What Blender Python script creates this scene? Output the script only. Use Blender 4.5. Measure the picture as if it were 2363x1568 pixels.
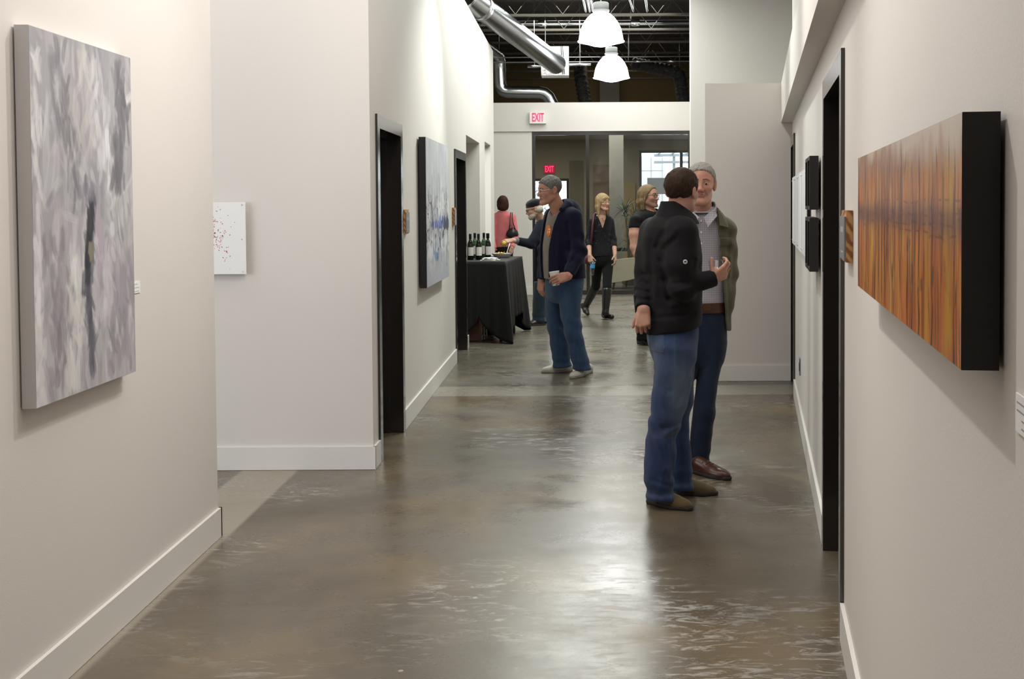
# Gallery corridor during an art opening.
import bpy, bmesh, math, random
import numpy as np
from mathutils import Vector, Matrix

for o in list(bpy.data.objects):
    bpy.data.objects.remove(o)
SC = bpy.context.scene
COL = SC.collection

# ------------------------------------------------------------------ camera
FPX, PPX, PPY, PITCH, ROLL, EYE = 2700.0, 1335.0, 561.0, 0.033, -0.0058, 1.58
cd = bpy.data.cameras.new('camera')
cd.sensor_width = 36.0
cd.lens = FPX / 2363.0 * 36.0
cd.shift_x = (2363 / 2 - PPX) / 2363.0
cd.shift_y = (PPY - 1568 / 2) / 2363.0
cd.clip_start = 0.05
cd.clip_end = 200
cam = bpy.data.objects.new('camera', cd)
COL.objects.link(cam)
CAMROT = Matrix.Rotation(math.pi / 2 - PITCH, 4, 'X') @ Matrix.Rotation(ROLL, 4, 'Z')
cam.matrix_world = Matrix.Translation((0, 0, EYE)) @ CAMROT
SC.camera = cam
CR = np.array(CAMROT.to_3x3())

# ------------------------------------------------------------------ world, exposure
w = bpy.data.worlds.new('world')
SC.world = w
w.use_nodes = True
w.node_tree.nodes['Background'].inputs[0].default_value = (0.88, 0.94, 1.0, 1)
w.node_tree.nodes['Background'].inputs[1].default_value = 3.0
SC.view_settings.view_transform = 'Standard'
SC.view_settings.look = 'None'
SC.view_settings.exposure = 0.36
SC.view_settings.gamma = 1.0
SC.view_settings.use_curve_mapping = False

# ------------------------------------------------------------------ lights
def area(name, loc, size, energy, col, aim=(0, 0, -1), sy=None, spread=180):
    d = bpy.data.lights.new(name, 'AREA')
    d.energy = energy
    d.color = col
    d.size = size
    d.spread = math.radians(spread)
    if sy:
        d.shape = 'RECTANGLE'
        d.size_y = sy
    o = bpy.data.objects.new(name, d)
    COL.objects.link(o)
    o.location = loc
    o.rotation_euler = Vector(aim).to_track_quat('-Z', 'Y').to_euler()
    return o

def spot(name, loc, target, energy, col, angle=70, blend=0.8, r=0.05):
    d = bpy.data.lights.new(name, 'SPOT')
    d.energy = energy
    d.color = col
    d.spot_size = math.radians(angle)
    d.spot_blend = blend
    d.shadow_soft_size = r
    o = bpy.data.objects.new(name, d)
    COL.objects.link(o)
    o.location = loc
    o.rotation_euler = (Vector(target) - Vector(loc)).to_track_quat('-Z', 'Y').to_euler()
    return o

WARM = (1.0, 0.955, 0.91)
COOL = (0.95, 1.0, 0.93)
DAY = (0.86, 0.93, 1.0)
# unseen area lights added overhead as soft fill
area('corridor_fill', (-0.3, 4.2, 4.4), 3.2, 95, WARM, sy=6.0)
area('cross_corridor_fill', (-3.2, 6.3, 4.2), 1.4, 25, WARM)
area('far_corridor_fill', (0.2, 13.6, 4.5), 2.0, 210, COOL, sy=6.0)
area('hall_end_fill', (0.2, 18.6, 4.6), 2.5, 110, COOL, sy=2.0)
# track lamps aimed at the walls
spot('track_lamp_left', (-0.1, 5.0, 3.9), (-1.73, 4.0, 1.0), 95, WARM, 95, 1.0, 0.05)
spot('track_lamp_left_second', (0.2, 4.3, 3.9), (-1.73, 4.2, 1.0), 60, WARM, 95, 1.0, 0.05)
spot('track_lamp_left_end', (0.0, 6.3, 3.9), (-1.73, 5.2, 2.3), 70, WARM, 60, 1.0, 0.06)
spot('track_lamp_facing', (-0.6, 4.6, 3.9), (-1.9, 6.96, 2.4), 75, WARM, 55, 0.9, 0.06)
spot('track_lamp_right', (-0.5, 3.3, 3.9), (0.70, 2.3, 1.5), 125, WARM, 65, 0.9, 0.05)
spot('track_lamp_right_second', (-0.1, 5.6, 3.9), (0.9, 4.6, 1.5), 110, WARM, 65, 0.9, 0.05)
spot('track_lamp_right_far', (0.3, 7.6, 3.9), (1.35, 6.8, 1.5), 110, COOL, 65, 0.9, 0.05)
spot('track_lamp_canvas', (0.3, 10.6, 3.9), (-1.235, 9.7, 2.0), 190, COOL, 70, 0.9, 0.05)
spot('track_lamp_box', (0.6, 8.6, 3.9), (1.5, 10.36, 1.3), 60, WARM, 70, 0.9, 0.06)
# unseen area lights added behind the second opening, in the lobby and the loft
area('opening_fill', (-2.6, 15.2, 2.9), 1.2, 60, COOL)
area('lobby_fill', (-0.4, 24.2, 3.1), 3.4, 110, (1.0, 0.96, 0.86))
area('loft_fill', (0.6, 25.0, 4.9), 2.5, 20, (1.0, 0.9, 0.75))

# ------------------------------------------------------------------ materials
MATS = {}

def mat(name, col=(0.8, 0.8, 0.8), rough=0.6, metal=0.0, spec=0.5, emit=None, estr=0.0,
        trans=0.0, ior=1.45, alpha=1.0, sheen=0.0, coat=0.0):
    if name in MATS:
        return MATS[name]
    m = bpy.data.materials.new(name)
    m.use_nodes = True
    b = m.node_tree.nodes['Principled BSDF']
    b.inputs['Base Color'].default_value = (*col, 1)
    b.inputs['Roughness'].default_value = rough
    b.inputs['Metallic'].default_value = metal
    b.inputs['Specular IOR Level'].default_value = spec
    b.inputs['Transmission Weight'].default_value = trans
    b.inputs['IOR'].default_value = ior
    b.inputs['Alpha'].default_value = alpha
    b.inputs['Sheen Weight'].default_value = sheen
    b.inputs['Coat Weight'].default_value = coat
    if emit:
        b.inputs['Emission Color'].default_value = (*emit, 1)
        b.inputs['Emission Strength'].default_value = estr
    MATS[name] = m
    return m

class NT:
    """small node-graph helper"""
    def __init__(s, m):
        s.t = m.node_tree
        s.b = s.t.nodes['Principled BSDF']
        s.tc = s.t.nodes.new('ShaderNodeTexCoord')
    def n(s, typ, **kw):
        x = s.t.nodes.new(typ)
        for k, v in kw.items():
            setattr(x, k, v)
        return x
    def l(s, a, b):
        s.t.links.new(a, b)
    def mapped(s, scale=(1, 1, 1), rot=(0, 0, 0), loc=(0, 0, 0), src='Object'):
        mp = s.n('ShaderNodeMapping')
        mp.inputs['Scale'].default_value = scale
        mp.inputs['Rotation'].default_value = rot
        mp.inputs['Location'].default_value = loc
        s.l(s.tc.outputs[src], mp.inputs[0])
        return mp.outputs[0]
    def noise(s, vec, scale=5, detail=4, rough=0.55, dist=0.0):
        x = s.n('ShaderNodeTexNoise')
        x.inputs['Scale'].default_value = scale
        x.inputs['Detail'].default_value = detail
        x.inputs['Roughness'].default_value = rough
        x.inputs['Distortion'].default_value = dist
        s.l(vec, x.inputs['Vector'])
        return x.outputs['Fac']
    def ramp(s, fac, stops):
        r = s.n('ShaderNodeValToRGB')
        e = r.color_ramp.elements
        while len(e) > 1:
            e.remove(e[-1])
        e[0].position, e[0].color = stops[0][0], (*stops[0][1], 1)
        for p, c in stops[1:]:
            k = e.new(p)
            k.color = (*c, 1)
        s.l(fac, r.inputs[0])
        return r.outputs[0]
    def mix(s, fac, a, b, mode='MIX'):
        x = s.n('ShaderNodeMix', data_type='RGBA', blend_type=mode)
        for inp, v in ((x.inputs[0], fac), (x.inputs[6], a), (x.inputs[7], b)):
            if hasattr(v, 'type') and hasattr(v, 'node'):
                s.l(v, inp)
            elif isinstance(v, (int, float)):
                inp.default_value = v
            else:
                inp.default_value = (*v, 1)
        return x.outputs[2]
    def math(s, op, a, b=0.0):
        x = s.n('ShaderNodeMath', operation=op)
        for i, v in enumerate((a, b)):
            if hasattr(v, 'node'):
                s.l(v, x.inputs[i])
            else:
                x.inputs[i].default_value = v
        return x.outputs[0]
    def bump(s, h, strength=0.3, dist=0.01):
        x = s.n('ShaderNodeBump')
        x.inputs['Strength'].default_value = strength
        x.inputs['Distance'].default_value = dist
        s.l(h, x.inputs['Height'])
        s.l(x.outputs[0], s.b.inputs['Normal'])
    def base(s, c):
        s.l(c, s.b.inputs['Base Color'])
    def sep(s, vec):
        x = s.n('ShaderNodeSeparateXYZ')
        s.l(vec, x.inputs[0])
        return x.outputs
    def step(s, v, edge, soft):
        x = s.n('ShaderNodeMapRange', interpolation_type='SMOOTHSTEP')
        x.inputs[1].default_value = edge - soft
        x.inputs[2].default_value = edge + soft
        s.l(v, x.inputs[0])
        return x.outputs[0]

def paint_wall(name, c):
    m = mat(name, c, 0.62, spec=0.35)
    g = NT(m)
    h = g.noise(g.tc.outputs['Object'], 160, 3)
    g.bump(h, 0.08, 0.004)
    lo = g.noise(g.tc.outputs['Object'], 0.9, 2)
    g.base(g.ramp(lo, [(0.3, tuple(x * 0.97 for x in c)), (0.7, c)]))
    return m

WALL = paint_wall('warm_white_paint', (0.72, 0.683, 0.645))
TRIM = mat('baseboard_paint', (0.76, 0.735, 0.70), 0.38, spec=0.5)
BRONZE = mat('dark_bronze_metal', (0.022, 0.019, 0.018), 0.16, spec=1.0)
DOORM = mat('near_black_door', (0.017, 0.015, 0.013), 0.5)
BLACK = mat('black_paint', (0.012, 0.011, 0.012), 0.5)
WHITEP = mat('white_paper', (0.86, 0.86, 0.85), 0.6)
STEEL = mat('brushed_steel', (0.62, 0.62, 0.63), 0.32, metal=1.0)
GALV = mat('galvanized_duct', (0.60, 0.61, 0.63), 0.24, metal=1.0)
DECK = mat('dark_roof_deck', (0.040, 0.034, 0.028), 0.8)
JOIST = mat('dark_joist_steel', (0.065, 0.055, 0.045), 0.6)
INK = mat('grey_ink', (0.30, 0.30, 0.32), 0.7)

def make_floor_mat():
    m = mat('stained_concrete', (0.2, 0.18, 0.15), 0.3, spec=0.5)
    g = NT(m)
    o = g.tc.outputs['Object']
    big = g.noise(g.mapped((0.55, 0.75, 1)), 1.0, 5, 0.6, 0.6)
    c = g.ramp(big, [(0.28, (0.074, 0.056, 0.037)), (0.44, (0.100, 0.080, 0.055)), (0.56, (0.124, 0.102, 0.073)), (0.72, (0.150, 0.126, 0.086))])
    # tan stains
    tan = g.noise(g.mapped((1.0, 0.8, 1), loc=(3.1, 1.7, 0)), 1.1, 3)
    c = g.mix(g.math('MULTIPLY', g.step(tan, 0.57, 0.09), 0.6), c, (0.20, 0.145, 0.075))
    # chalky scuffs
    reg = g.step(g.noise(g.mapped((0.6, 0.5, 1), loc=(7, 2, 0)), 1.3, 2), 0.56, 0.07)
    scr = g.step(g.noise(g.mapped((2.6, 7.5, 1), rot=(0, 0, 0.2)), 2.2, 9, 0.72, 1.4), 0.56, 0.06)
    c = g.mix(g.math('MULTIPLY', g.math('MULTIPLY', reg, scr), 0.75), c, (0.40, 0.385, 0.355))
    thin = g.step(g.noise(g.mapped((4, 15, 1), rot=(0, 0, -0.3)), 3.0, 6, 0.7, 2.0), 0.69, 0.02)
    c = g.mix(g.math('MULTIPLY', thin, 0.55), c, (0.42, 0.40, 0.37))
    # paint specks
    v = g.n('ShaderNodeTexVoronoi')
    v.inputs['Scale'].default_value = 3.2
    g.l(o, v.inputs['Vector'])
    sp = g.math('LESS_THAN', v.outputs['Distance'], 0.035)
    c = g.mix(g.math('MULTIPLY', sp, 0.75), c, (0.42, 0.37, 0.29))
    # poured infill strips where old walls stood
    X, Y, Z = g.sep(o)
    far = g.step(Y, 10.13, 0.02)
    c = g.mix(g.math('MULTIPLY', far, 0.5), c, (0.135, 0.128, 0.105))
    band = g.math('MULTIPLY', g.step(Y, 9.62, 0.02), g.math('SUBTRACT', 1.0, far))
    c = g.mix(g.math('MULTIPLY', band, 0.62), c, (0.32, 0.30, 0.25))
    st = g.math('MULTIPLY', g.step(X, -2.02, 0.015), g.math('SUBTRACT', 1.0, g.step(X, -1.685, 0.015)))
    st = g.math('MULTIPLY', st, g.math('SUBTRACT', 1.0, g.step(Y, 6.95, 0.02)))
    c = g.mix(g.math('MULTIPLY', st, 0.65), c, (0.36, 0.32, 0.25))
    g.base(c)
    rg = g.noise(g.mapped((0.8, 1.1, 1), loc=(5, 5, 0)), 1.6, 6, 0.65)
    r = g.n('ShaderNodeMapRange')
    r.inputs[1].default_value, r.inputs[2].default_value = 0.35, 0.7
    r.inputs[3].default_value, r.inputs[4].default_value = 0.20, 0.42
    g.l(rg, r.inputs[0])
    rr = g.math('ADD', r.outputs[0], g.math('MULTIPLY', g.math('MULTIPLY', reg, scr), 0.16))
    g.l(rr, g.b.inputs['Roughness'])
    g.bump(g.math('ADD', g.noise(o, 7, 6), g.math('MULTIPLY', scr, 0.06)), 0.07, 0.01)
    return m

FLOORM = make_floor_mat()

def clear_glass(name, tint=(1, 1, 1), refl=0.08):
    """architectural pane: mostly clear with a real reflection"""
    m = bpy.data.materials.new(name)
    m.use_nodes = True
    t = m.node_tree
    for n in list(t.nodes):
        t.nodes.remove(n)
    out = t.nodes.new('ShaderNodeOutputMaterial')
    tr = t.nodes.new('ShaderNodeBsdfTransparent')
    tr.inputs[0].default_value = (*tint, 1)
    gl = t.nodes.new('ShaderNodeBsdfGlossy')
    gl.inputs['Roughness'].default_value = 0.02
    fr = t.nodes.new('ShaderNodeLayerWeight')
    pw = t.nodes.new('ShaderNodeMath')
    pw.operation = 'POWER'
    pw.inputs[1].default_value = 4.0
    ad = t.nodes.new('ShaderNodeMath')
    ad.operation = 'MULTIPLY_ADD'
    ad.inputs[1].default_value = 0.6
    ad.inputs[2].default_value = refl
    mx = t.nodes.new('ShaderNodeMixShader')
    t.links.new(fr.outputs['Facing'], pw.inputs[0])
    t.links.new(pw.outputs[0], ad.inputs[0])
    t.links.new(ad.outputs[0], mx.inputs[0])
    t.links.new(tr.outputs[0], mx.inputs[1])
    t.links.new(gl.outputs[0], mx.inputs[2])
    t.links.new(mx.outputs[0], out.inputs[0])
    return m

PANE = clear_glass('window_glass', (0.92, 0.93, 0.92), 0.03)
PLASTIC = clear_glass('clear_plastic', (0.93, 0.94, 0.95), 0.08)

# ------------------------------------------------------------------ mesh helpers
class MB:
    def __init__(s):
        s.bm = bmesh.new()
    def quadbox(s, P):
        v = [s.bm.verts.new(p) for p in P]
        for f in ((0, 3, 2, 1), (4, 5, 6, 7), (0, 1, 5, 4), (1, 2, 6, 5), (2, 3, 7, 6), (3, 0, 4, 7)):
            s.bm.faces.new([v[i] for i in f])
        return s
    def box(s, a, b):
        x0, y0, z0 = a
        x1, y1, z1 = b
        return s.quadbox([(x0, y0, z0), (x1, y0, z0), (x1, y1, z0), (x0, y1, z0),
                          (x0, y0, z1), (x1, y0, z1), (x1, y1, z1), (x0, y1, z1)])
    def fbox(s, F, s0, s1, d0, d1, z0, z1):
        """box in a wall frame: along the wall, out of the wall, height"""
        q = lambda a, d, z: F(a, d, z)
        return s.quadbox([q(s0, d0, z0), q(s1, d0, z0), q(s1, d1, z0), q(s0, d1, z0),
                          q(s0, d0, z1), q(s1, d0, z1), q(s1, d1, z1), q(s0, d1, z1)])
    def tube(s, pts, r, n=12, cap=True, closed=False):
        pts = [Vector(p) for p in pts]
        rs = r if isinstance(r, (list, tuple)) else [r] * len(pts)
        rings, prev = [], None
        N = len(pts)
        for i, p in enumerate(pts):
            if closed:
                t = (pts[(i + 1) % N] - pts[i - 1]).normalized()
            else:
                t = (pts[min(i + 1, N - 1)] - pts[max(i - 1, 0)]).normalized()
            if prev is None:
                a = Vector((0, 0, 1)) if abs(t.z) < 0.9 else Vector((1, 0, 0))
                u = (a - t * a.dot(t)).normalized()
            else:
                u = (prev - t * prev.dot(t)).normalized()
            prev = u
            v = t.cross(u)
            rings.append([s.bm.verts.new(p + (u * math.cos(2 * math.pi * k / n) + v * math.sin(2 * math.pi * k / n)) * rs[i]) for k in range(n)])
        for i in range(N if closed else N - 1):
            A, B = rings[i], rings[(i + 1) % N]
            for k in range(n):
                f = s.bm.faces.new((A[k], A[(k + 1) % n], B[(k + 1) % n], B[k]))
                f.smooth = True
        if cap and not closed:
            s.bm.faces.new(rings[0][::-1])
            s.bm.faces.new(rings[-1])
        return s
    def lathe(s, prof, c=(0, 0, 0), n=32, cap=True, M=None):
        c = Vector(c)
        rings = []
        for r, z in prof:
            ring = []
            for k in range(n):
                a = 2 * math.pi * k / n
                p = Vector((r * math.cos(a), r * math.sin(a), z))
                if M is not None:
                    p = M @ p
                ring.append(s.bm.verts.new(c + p))
            rings.append(ring)
        for A, B in zip(rings, rings[1:]):
            for k in range(n):
                f = s.bm.faces.new((A[k], A[(k + 1) % n], B[(k + 1) % n], B[k]))
                f.smooth = True
        if cap:
            s.bm.faces.new(rings[0][::-1])
            s.bm.faces.new(rings[-1])
        return s
    def bevel(s, w=0.003, seg=2):
        e = [e for e in s.bm.edges if len(e.link_faces) == 2 and e.calc_face_angle(0) > 0.6]
        bmesh.ops.bevel(s.bm, geom=e, offset=w, segments=seg, affect='EDGES', profile=0.5)
        return s
    def build(s, name, m, parent=None, loc=None):
        bmesh.ops.recalc_face_normals(s.bm, faces=s.bm.faces)
        me = bpy.data.meshes.new(name)
        s.bm.to_mesh(me)
        s.bm.free()
        o = bpy.data.objects.new(name, me)
        me.materials.append(m)
        COL.objects.link(o)
        if parent is not None:
            o.parent = parent
            rl = world_of(parent)
            me.transform(Matrix.Translation(-rl))
        elif loc is not None:
            me.transform(Matrix.Translation(-Vector(loc)))
            o.location = loc
        return o

def world_of(o):
    v = Vector((0, 0, 0))
    while o is not None:
        v += o.location
        o = o.parent
    return v

def tag(o, label=None, cat=None, group=None, kind=None):
    if label:
        o['label'] = label
    if cat:
        o['category'] = cat
    if group:
        o['group'] = group
    if kind:
        o['kind'] = kind
    return o

def thing(name, label, cat, loc=(0, 0, 0), group=None):
    o = bpy.data.objects.new(name, None)
    o.empty_display_size = 0.1
    COL.objects.link(o)
    o.location = loc
    return tag(o, label, cat, group)

def struct(o, label=None):
    return tag(o, label, None, None, 'structure')

def pix(px, py, Y):
    """the world point at depth Y seen along a measured direction (px,py)"""
    d = CR @ np.array([(px - PPX) / FPX, -(py - PPY) / FPX, -1.0])
    return np.array([0, 0, EYE]) + d * (Y / d[1])

def pixz(px, py, z=0.0):
    d = CR @ np.array([(px - PPX) / FPX, -(py - PPY) / FPX, -1.0])
    return np.array([0, 0, EYE]) + d * ((z - EYE) / d[2])

# ------------------------------------------------------------------ setting
XN, XF = -1.73, -1.235            # near and far left wall planes
RA, RB = 0.313, 0.1525            # right wall plane: x = RA + RB*y
RN = math.sqrt(1 + RB * RB)
FL = lambda s, d, z: (XF + d, s, z)
FN = lambda s, d, z: (XN + d, s, z)
FR = lambda s, d, z: (RA + RB * s - d / RN, s + RB * d / RN, z)   # s is the depth y of the wall-face point
CEIL = 4.98

struct(MB().box((-8, -3, -0.12), (8, 46, 0)).build('floor', FLOORM), 'stained concrete floor running the length of the corridor')
struct(MB().box((-8, -3, CEIL), (8, 29, CEIL + 0.1)).build('ceiling', DECK), 'dark open roof deck high above the corridor')
struct(MB().box((-8, -3.15, 0), (8, -3, CEIL)).build('wall_rear', WALL))
struct(MB().box((-5.2, 5.6, 0), (-5.05, 29, CEIL)).build('wall_outer_left', WALL))
struct(MB().box((4.6, -3, 0), (4.75, 29, CEIL)).build('wall_outer_right', WALL))

def wall_run(name, F, s0, s1, z1, openings=(), th=0.2):
    b = MB()
    at = s0
    for a, e, zt in openings:
        b.fbox(F, at, a, -th, 0, 0, z1)
        b.fbox(F, a, e, -th, 0, zt, z1)
        at = e
    b.fbox(F, at, s1, -th, 0, 0, z1)
    return struct(b.build(name, WALL))

# near left wall, the facing wall round the corner, the long left wall
wall_run('wall_left_near', FN, -3, 5.545, 4.6)
struct(MB().box((-5.05, 6.96, 0), (XF, 7.12, 4.6)).build('wall_facing', WALL))
D1 = (7.20, 8.12, 2.09)
D2 = (11.72, 12.74, 2.09)
O1 = (12.94, 14.69, 2.355)
O2 = (15.52, 16.55, 2.42)
wall_run('wall_left_far', FL, 7.12, 17.2, 3.83, (D1, D2, O1, O2))
struct(MB().box((-5.05, 17.05, 0), (XF - 0.2, 17.2, 3.83)).build('wall_side_room', WALL))
D3 = (4.22, 5.30, 2.08)
D4 = (9.58, 10.34, 2.10)
wall_run('wall_right', FR, -3, 10.36, 4.9, (D3, D4))
# boxed-in corner beside the right wall, taller wall behind it, soffit
struct(MB().box((1.124, 10.36, 0), (4.6, 10.46, 2.64)).build('wall_right_corner', WALL))
struct(MB().box((1.492, 15.5, 0), (4.6, 15.65, 4.9)).build('wall_right_back', WALL))
struct(MB().fbox(FR, 0.2, 10.36, 0.0, 0.096, 2.292, 2.64).build('trim_1', WALL), 'boxed soffit along the top of the right wall')
# header over the glass front, wall beside it, corridor side beyond
struct(MB().box((-5, 20.4, 2.853), (4.6, 20.6, 3.352)).build('wall_header', WALL), 'white header band above the glass front')
struct(MB().box((-5, 20.43, 0), (-0.803, 20.6, 2.853)).build('wall_end_left', WALL))
struct(MB().box((1.98, 20.43, 0), (4.6, 20.6, 2.853)).build('wall_end_right', WALL))
struct(MB().box((2.04, 15.65, 0), (2.19, 20.43, 3.83)).build('wall_right_far', WALL))

def baseboard(name, F, s0, s1, h=0.14, t=0.015):
    return struct(MB().fbox(F, s0, s1, 0.0005, t, 0.002, h).bevel(0.004, 1).build(name, TRIM))
baseboard('baseboard_left_near', FN, -2.9, 5.56)
FEND = lambda s, d, z: (s, 5.545 + d, z)
baseboard('baseboard_left_end', FEND, -1.93, XN + 0.015)
FFACE = lambda s, d, z: (s, 6.96 - d, z)
baseboard('baseboard_facing', FFACE, -5.0, XF + 0.015)
baseboard('baseboard_left_corner', FL, 6.946, D1[0] - 0.055)
baseboard('baseboard_left_middle', FL, D1[1] + 0.055, D2[0] - 0.055)
baseboard('baseboard_left_pier', FL, D2[1] + 0.055, O1[0])
baseboard('baseboard_left_far', FL, O1[1], O2[0])
baseboard('baseboard_left_last', FL, O2[1], 17.2)
FO1 = lambda s, d, z: (s, O1[1] - d, z)
baseboard('baseboard_opening', FO1, XF - 0.2, XF)
baseboard('baseboard_right_near', FR, -2.9, D3[0] - 0.055)
baseboard('baseboard_right_middle', FR, D3[1] + 0.055, D4[0] - 0.055)
FBOX = lambda s, d, z: (s, 10.36 - d, z)
baseboard('baseboard_corner', FBOX, 1.124, 1.88)
FBACK = lambda s, d, z: (s, 20.43 - d, z)
baseboard('baseboard_end', FBACK, -5, -0.81)

def door(name, F, D, label, handle=True):
    a, e, zt = D
    r = bpy.data.objects.new(name, None)
    COL.objects.link(r)
    r.location = F((a + e) / 2, -0.1, 0)
    struct(r, label)
    fr = MB()
    for (x0, x1, z0, z1) in ((a - 0.05, a + 0.035, 0.002, zt + 0.05), (e - 0.035, e + 0.05, 0.002, zt + 0.05), (a + 0.035, e - 0.035, zt - 0.035, zt + 0.05)):
        fr.fbox(F, x0, x1, 0.0, 0.014, z0, z1)
    for (x0, x1, z0, z1) in ((a + 0.001, a + 0.035, 0.002, zt), (e - 0.035, e - 0.001, 0.002, zt), (a + 0.035, e - 0.035, zt - 0.035, zt - 0.001)):
        fr.fbox(F, x0, x1, -0.19, 0.0, z0, z1)
    for (x0, x1, z0, z1) in ((a + 0.035, a + 0.05, 0.002, zt - 0.035), (e - 0.05, e - 0.035, 0.002, zt - 0.035), (a + 0.05, e - 0.05, zt - 0.05, zt - 0.035)):
        fr.fbox(F, x0, x1, -0.125, -0.085, z0, z1)
    fr.build('door_frame', BRONZE, r)
    lf = MB().fbox(F, a + 0.038, e - 0.038, -0.17, -0.127, 0.008, zt - 0.038).build('door_leaf', DOORM, r)
    if handle:
        p = Vector(F(a + 0.11, -0.127, 1.0))
        q = Vector(F(a + 0.11, -0.06, 1.0))
        q2 = Vector(F(a + 0.23, -0.06, 1.0))
        MB().tube([p, q, q2], 0.01, 8).build('door_handle', STEEL, r)
    return r
door('door_1', FL, D1, 'dark door in the left wall right after the corner')
door('door_2', FL, D2, 'dark door in the left wall beyond the canvas')
door('door_3', FR, D3, 'dark door in the right wall beside the amber painting')
door('door_4', FR, D4, 'dark door at the far end of the right wall')

# ------------------------------------------------------------------ glass front and lobby
gf = bpy.data.objects.new('window_1', None)
COL.objects.link(gf)
gf.location = (0.6, 20.5, 0)
struct(gf, 'dark framed glass front closing the corridor')
X0, X1, ZT = -0.803, 1.98, 2.853
fr = MB()
fr.box((X0, 20.44, 0), (X0 + 0.055, 20.54, ZT))
fr.box((X1 - 0.055, 20.44, 0), (X1, 20.54, ZT))
fr.box((X0 + 0.055, 20.44, ZT - 0.065), (X1 - 0.055, 20.54, ZT))
fr.box((X0 + 0.055, 20.44, 0), (X1 - 0.055, 20.54, 0.07))
fr.box((0.135, 20.44, 0.07), (0.195, 20.54, ZT - 0.065))
fr.build('window_frame', BRONZE, gf)
MB().box((X0 + 0.055, 20.485, 0.07), (0.135, 20.493, ZT - 0.065)).build('pane', PANE, gf)
MB().box((0.195, 20.485, 0.07), (X1 - 0.055, 20.493, ZT - 0.065)).build('pane', PANE, gf)

OLIVE = mat('olive_lobby_paint', (0.30, 0.27, 0.20), 0.7)
BROWN = mat('brown_lobby_paint', (0.19, 0.135, 0.09), 0.7)
OCHRE = mat('ochre_lobby_paint', (0.36, 0.27, 0.11), 0.7)
GREYC = mat('grey_plaster', (0.24, 0.24, 0.215), 0.7)
LOBC = mat('lobby_ceiling_paint', (0.33, 0.32, 0.29), 0.8)
struct(MB().box((-5, 20.6, 3.12), (4.6, 28.2, 3.22)).build('ceiling_lobby', LOBC))
b = MB()
b.box((-5, 28, 0), (-1.15, 28.2, 3.2)).box((-0.22, 28, 0), (1.46, 28.2, 3.2)).box((3.6, 28, 0), (4.6, 28.2, 3.2))
b.box((-1.15, 28, 2.2), (-0.22, 28.2, 3.2)).box((1.46, 28, 2.86), (3.6, 28.2, 3.2)).box((1.46, 28, 0), (3.6, 28.2, 0.25))
struct(b.build('wall_lobby_back', OLIVE))
struct(MB().box((-5, 27.9, 3.22), (4.6, 28.05, CEIL)).build('wall_loft', mat('ochre_board', (0.21, 0.155, 0.07), 0.85)))
for nm, x0, x1, z0, z1, mx in (('window_2', -1.15, -0.22, 0.0, 2.2, None), ('window_3', 1.46, 3.6, 0.25, 2.86, 2.47)):
    r = bpy.data.objects.new(nm, None)
    COL.objects.link(r)
    r.location = ((x0 + x1) / 2, 28.1, z0)
    struct(r)
    f = MB()
    f.box((x0, 28.02, z0), (x0 + 0.06, 28.14, z1)).box((x1 - 0.06, 28.02, z0), (x1, 28.14, z1))
    f.box((x0 + 0.06, 28.02, z1 - 0.06), (x1 - 0.06, 28.14, z1)).box((x0 + 0.06, 28.02, z0), (x1 - 0.06, 28.14, z0 + 0.06))
    if mx:
        f.box((mx - 0.035, 28.02, z0 + 0.06), (mx + 0.035, 28.14, z1 - 0.06))
    f.build('window_frame', BRONZE, r)
    MB().box((x0 + 0.06, 28.07, z0 + 0.06), (x1 - 0.06, 28.08, z1 - 0.06)).build('pane', PANE, r)
# openings and panels in the lobby back wall, a pier
struct(MB().box((0.36, 27.93, 0), (0.98, 28.02, 2.52)).build('door_5', BROWN), 'brown door in the lobby back wall')
struct(MB().box((-0.20, 27.95, 0), (0.12, 28.02, 2.62)).build('trim_2', mat('dark_green_panel', (0.16, 0.15, 0.10), 0.7)))
struct(MB().box((1.06, 27.93, 0), (1.36, 28.02, 2.1)).build('trim_3', OCHRE))
struct(MB().box((0.67, 25.0, 0), (0.97, 25.3, 3.12)).build('wall_pier', GREYC), 'square grey pier in the lobby')

# ------------------------------------------------------------------ art on the walls
def lin(c):
    c = np.asarray(c, float) / 255.0
    return np.where(c <= 0.04045, c / 12.92, ((c + 0.055) / 1.055) ** 2.4)

def vcol_mat(name, rough=0.5, coat=0.0, grain=40, spec=0.4):
    m = mat(name, (0.5, 0.5, 0.5), rough, coat=coat, spec=spec)
    g = NT(m)
    a = g.n('ShaderNodeAttribute', attribute_name='Col')
    g.base(a.outputs['Color'])
    g.bump(g.noise(g.mapped((grain, grain, grain * 0.25)), 1.0, 3), 0.25, 0.003)
    return m

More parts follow.
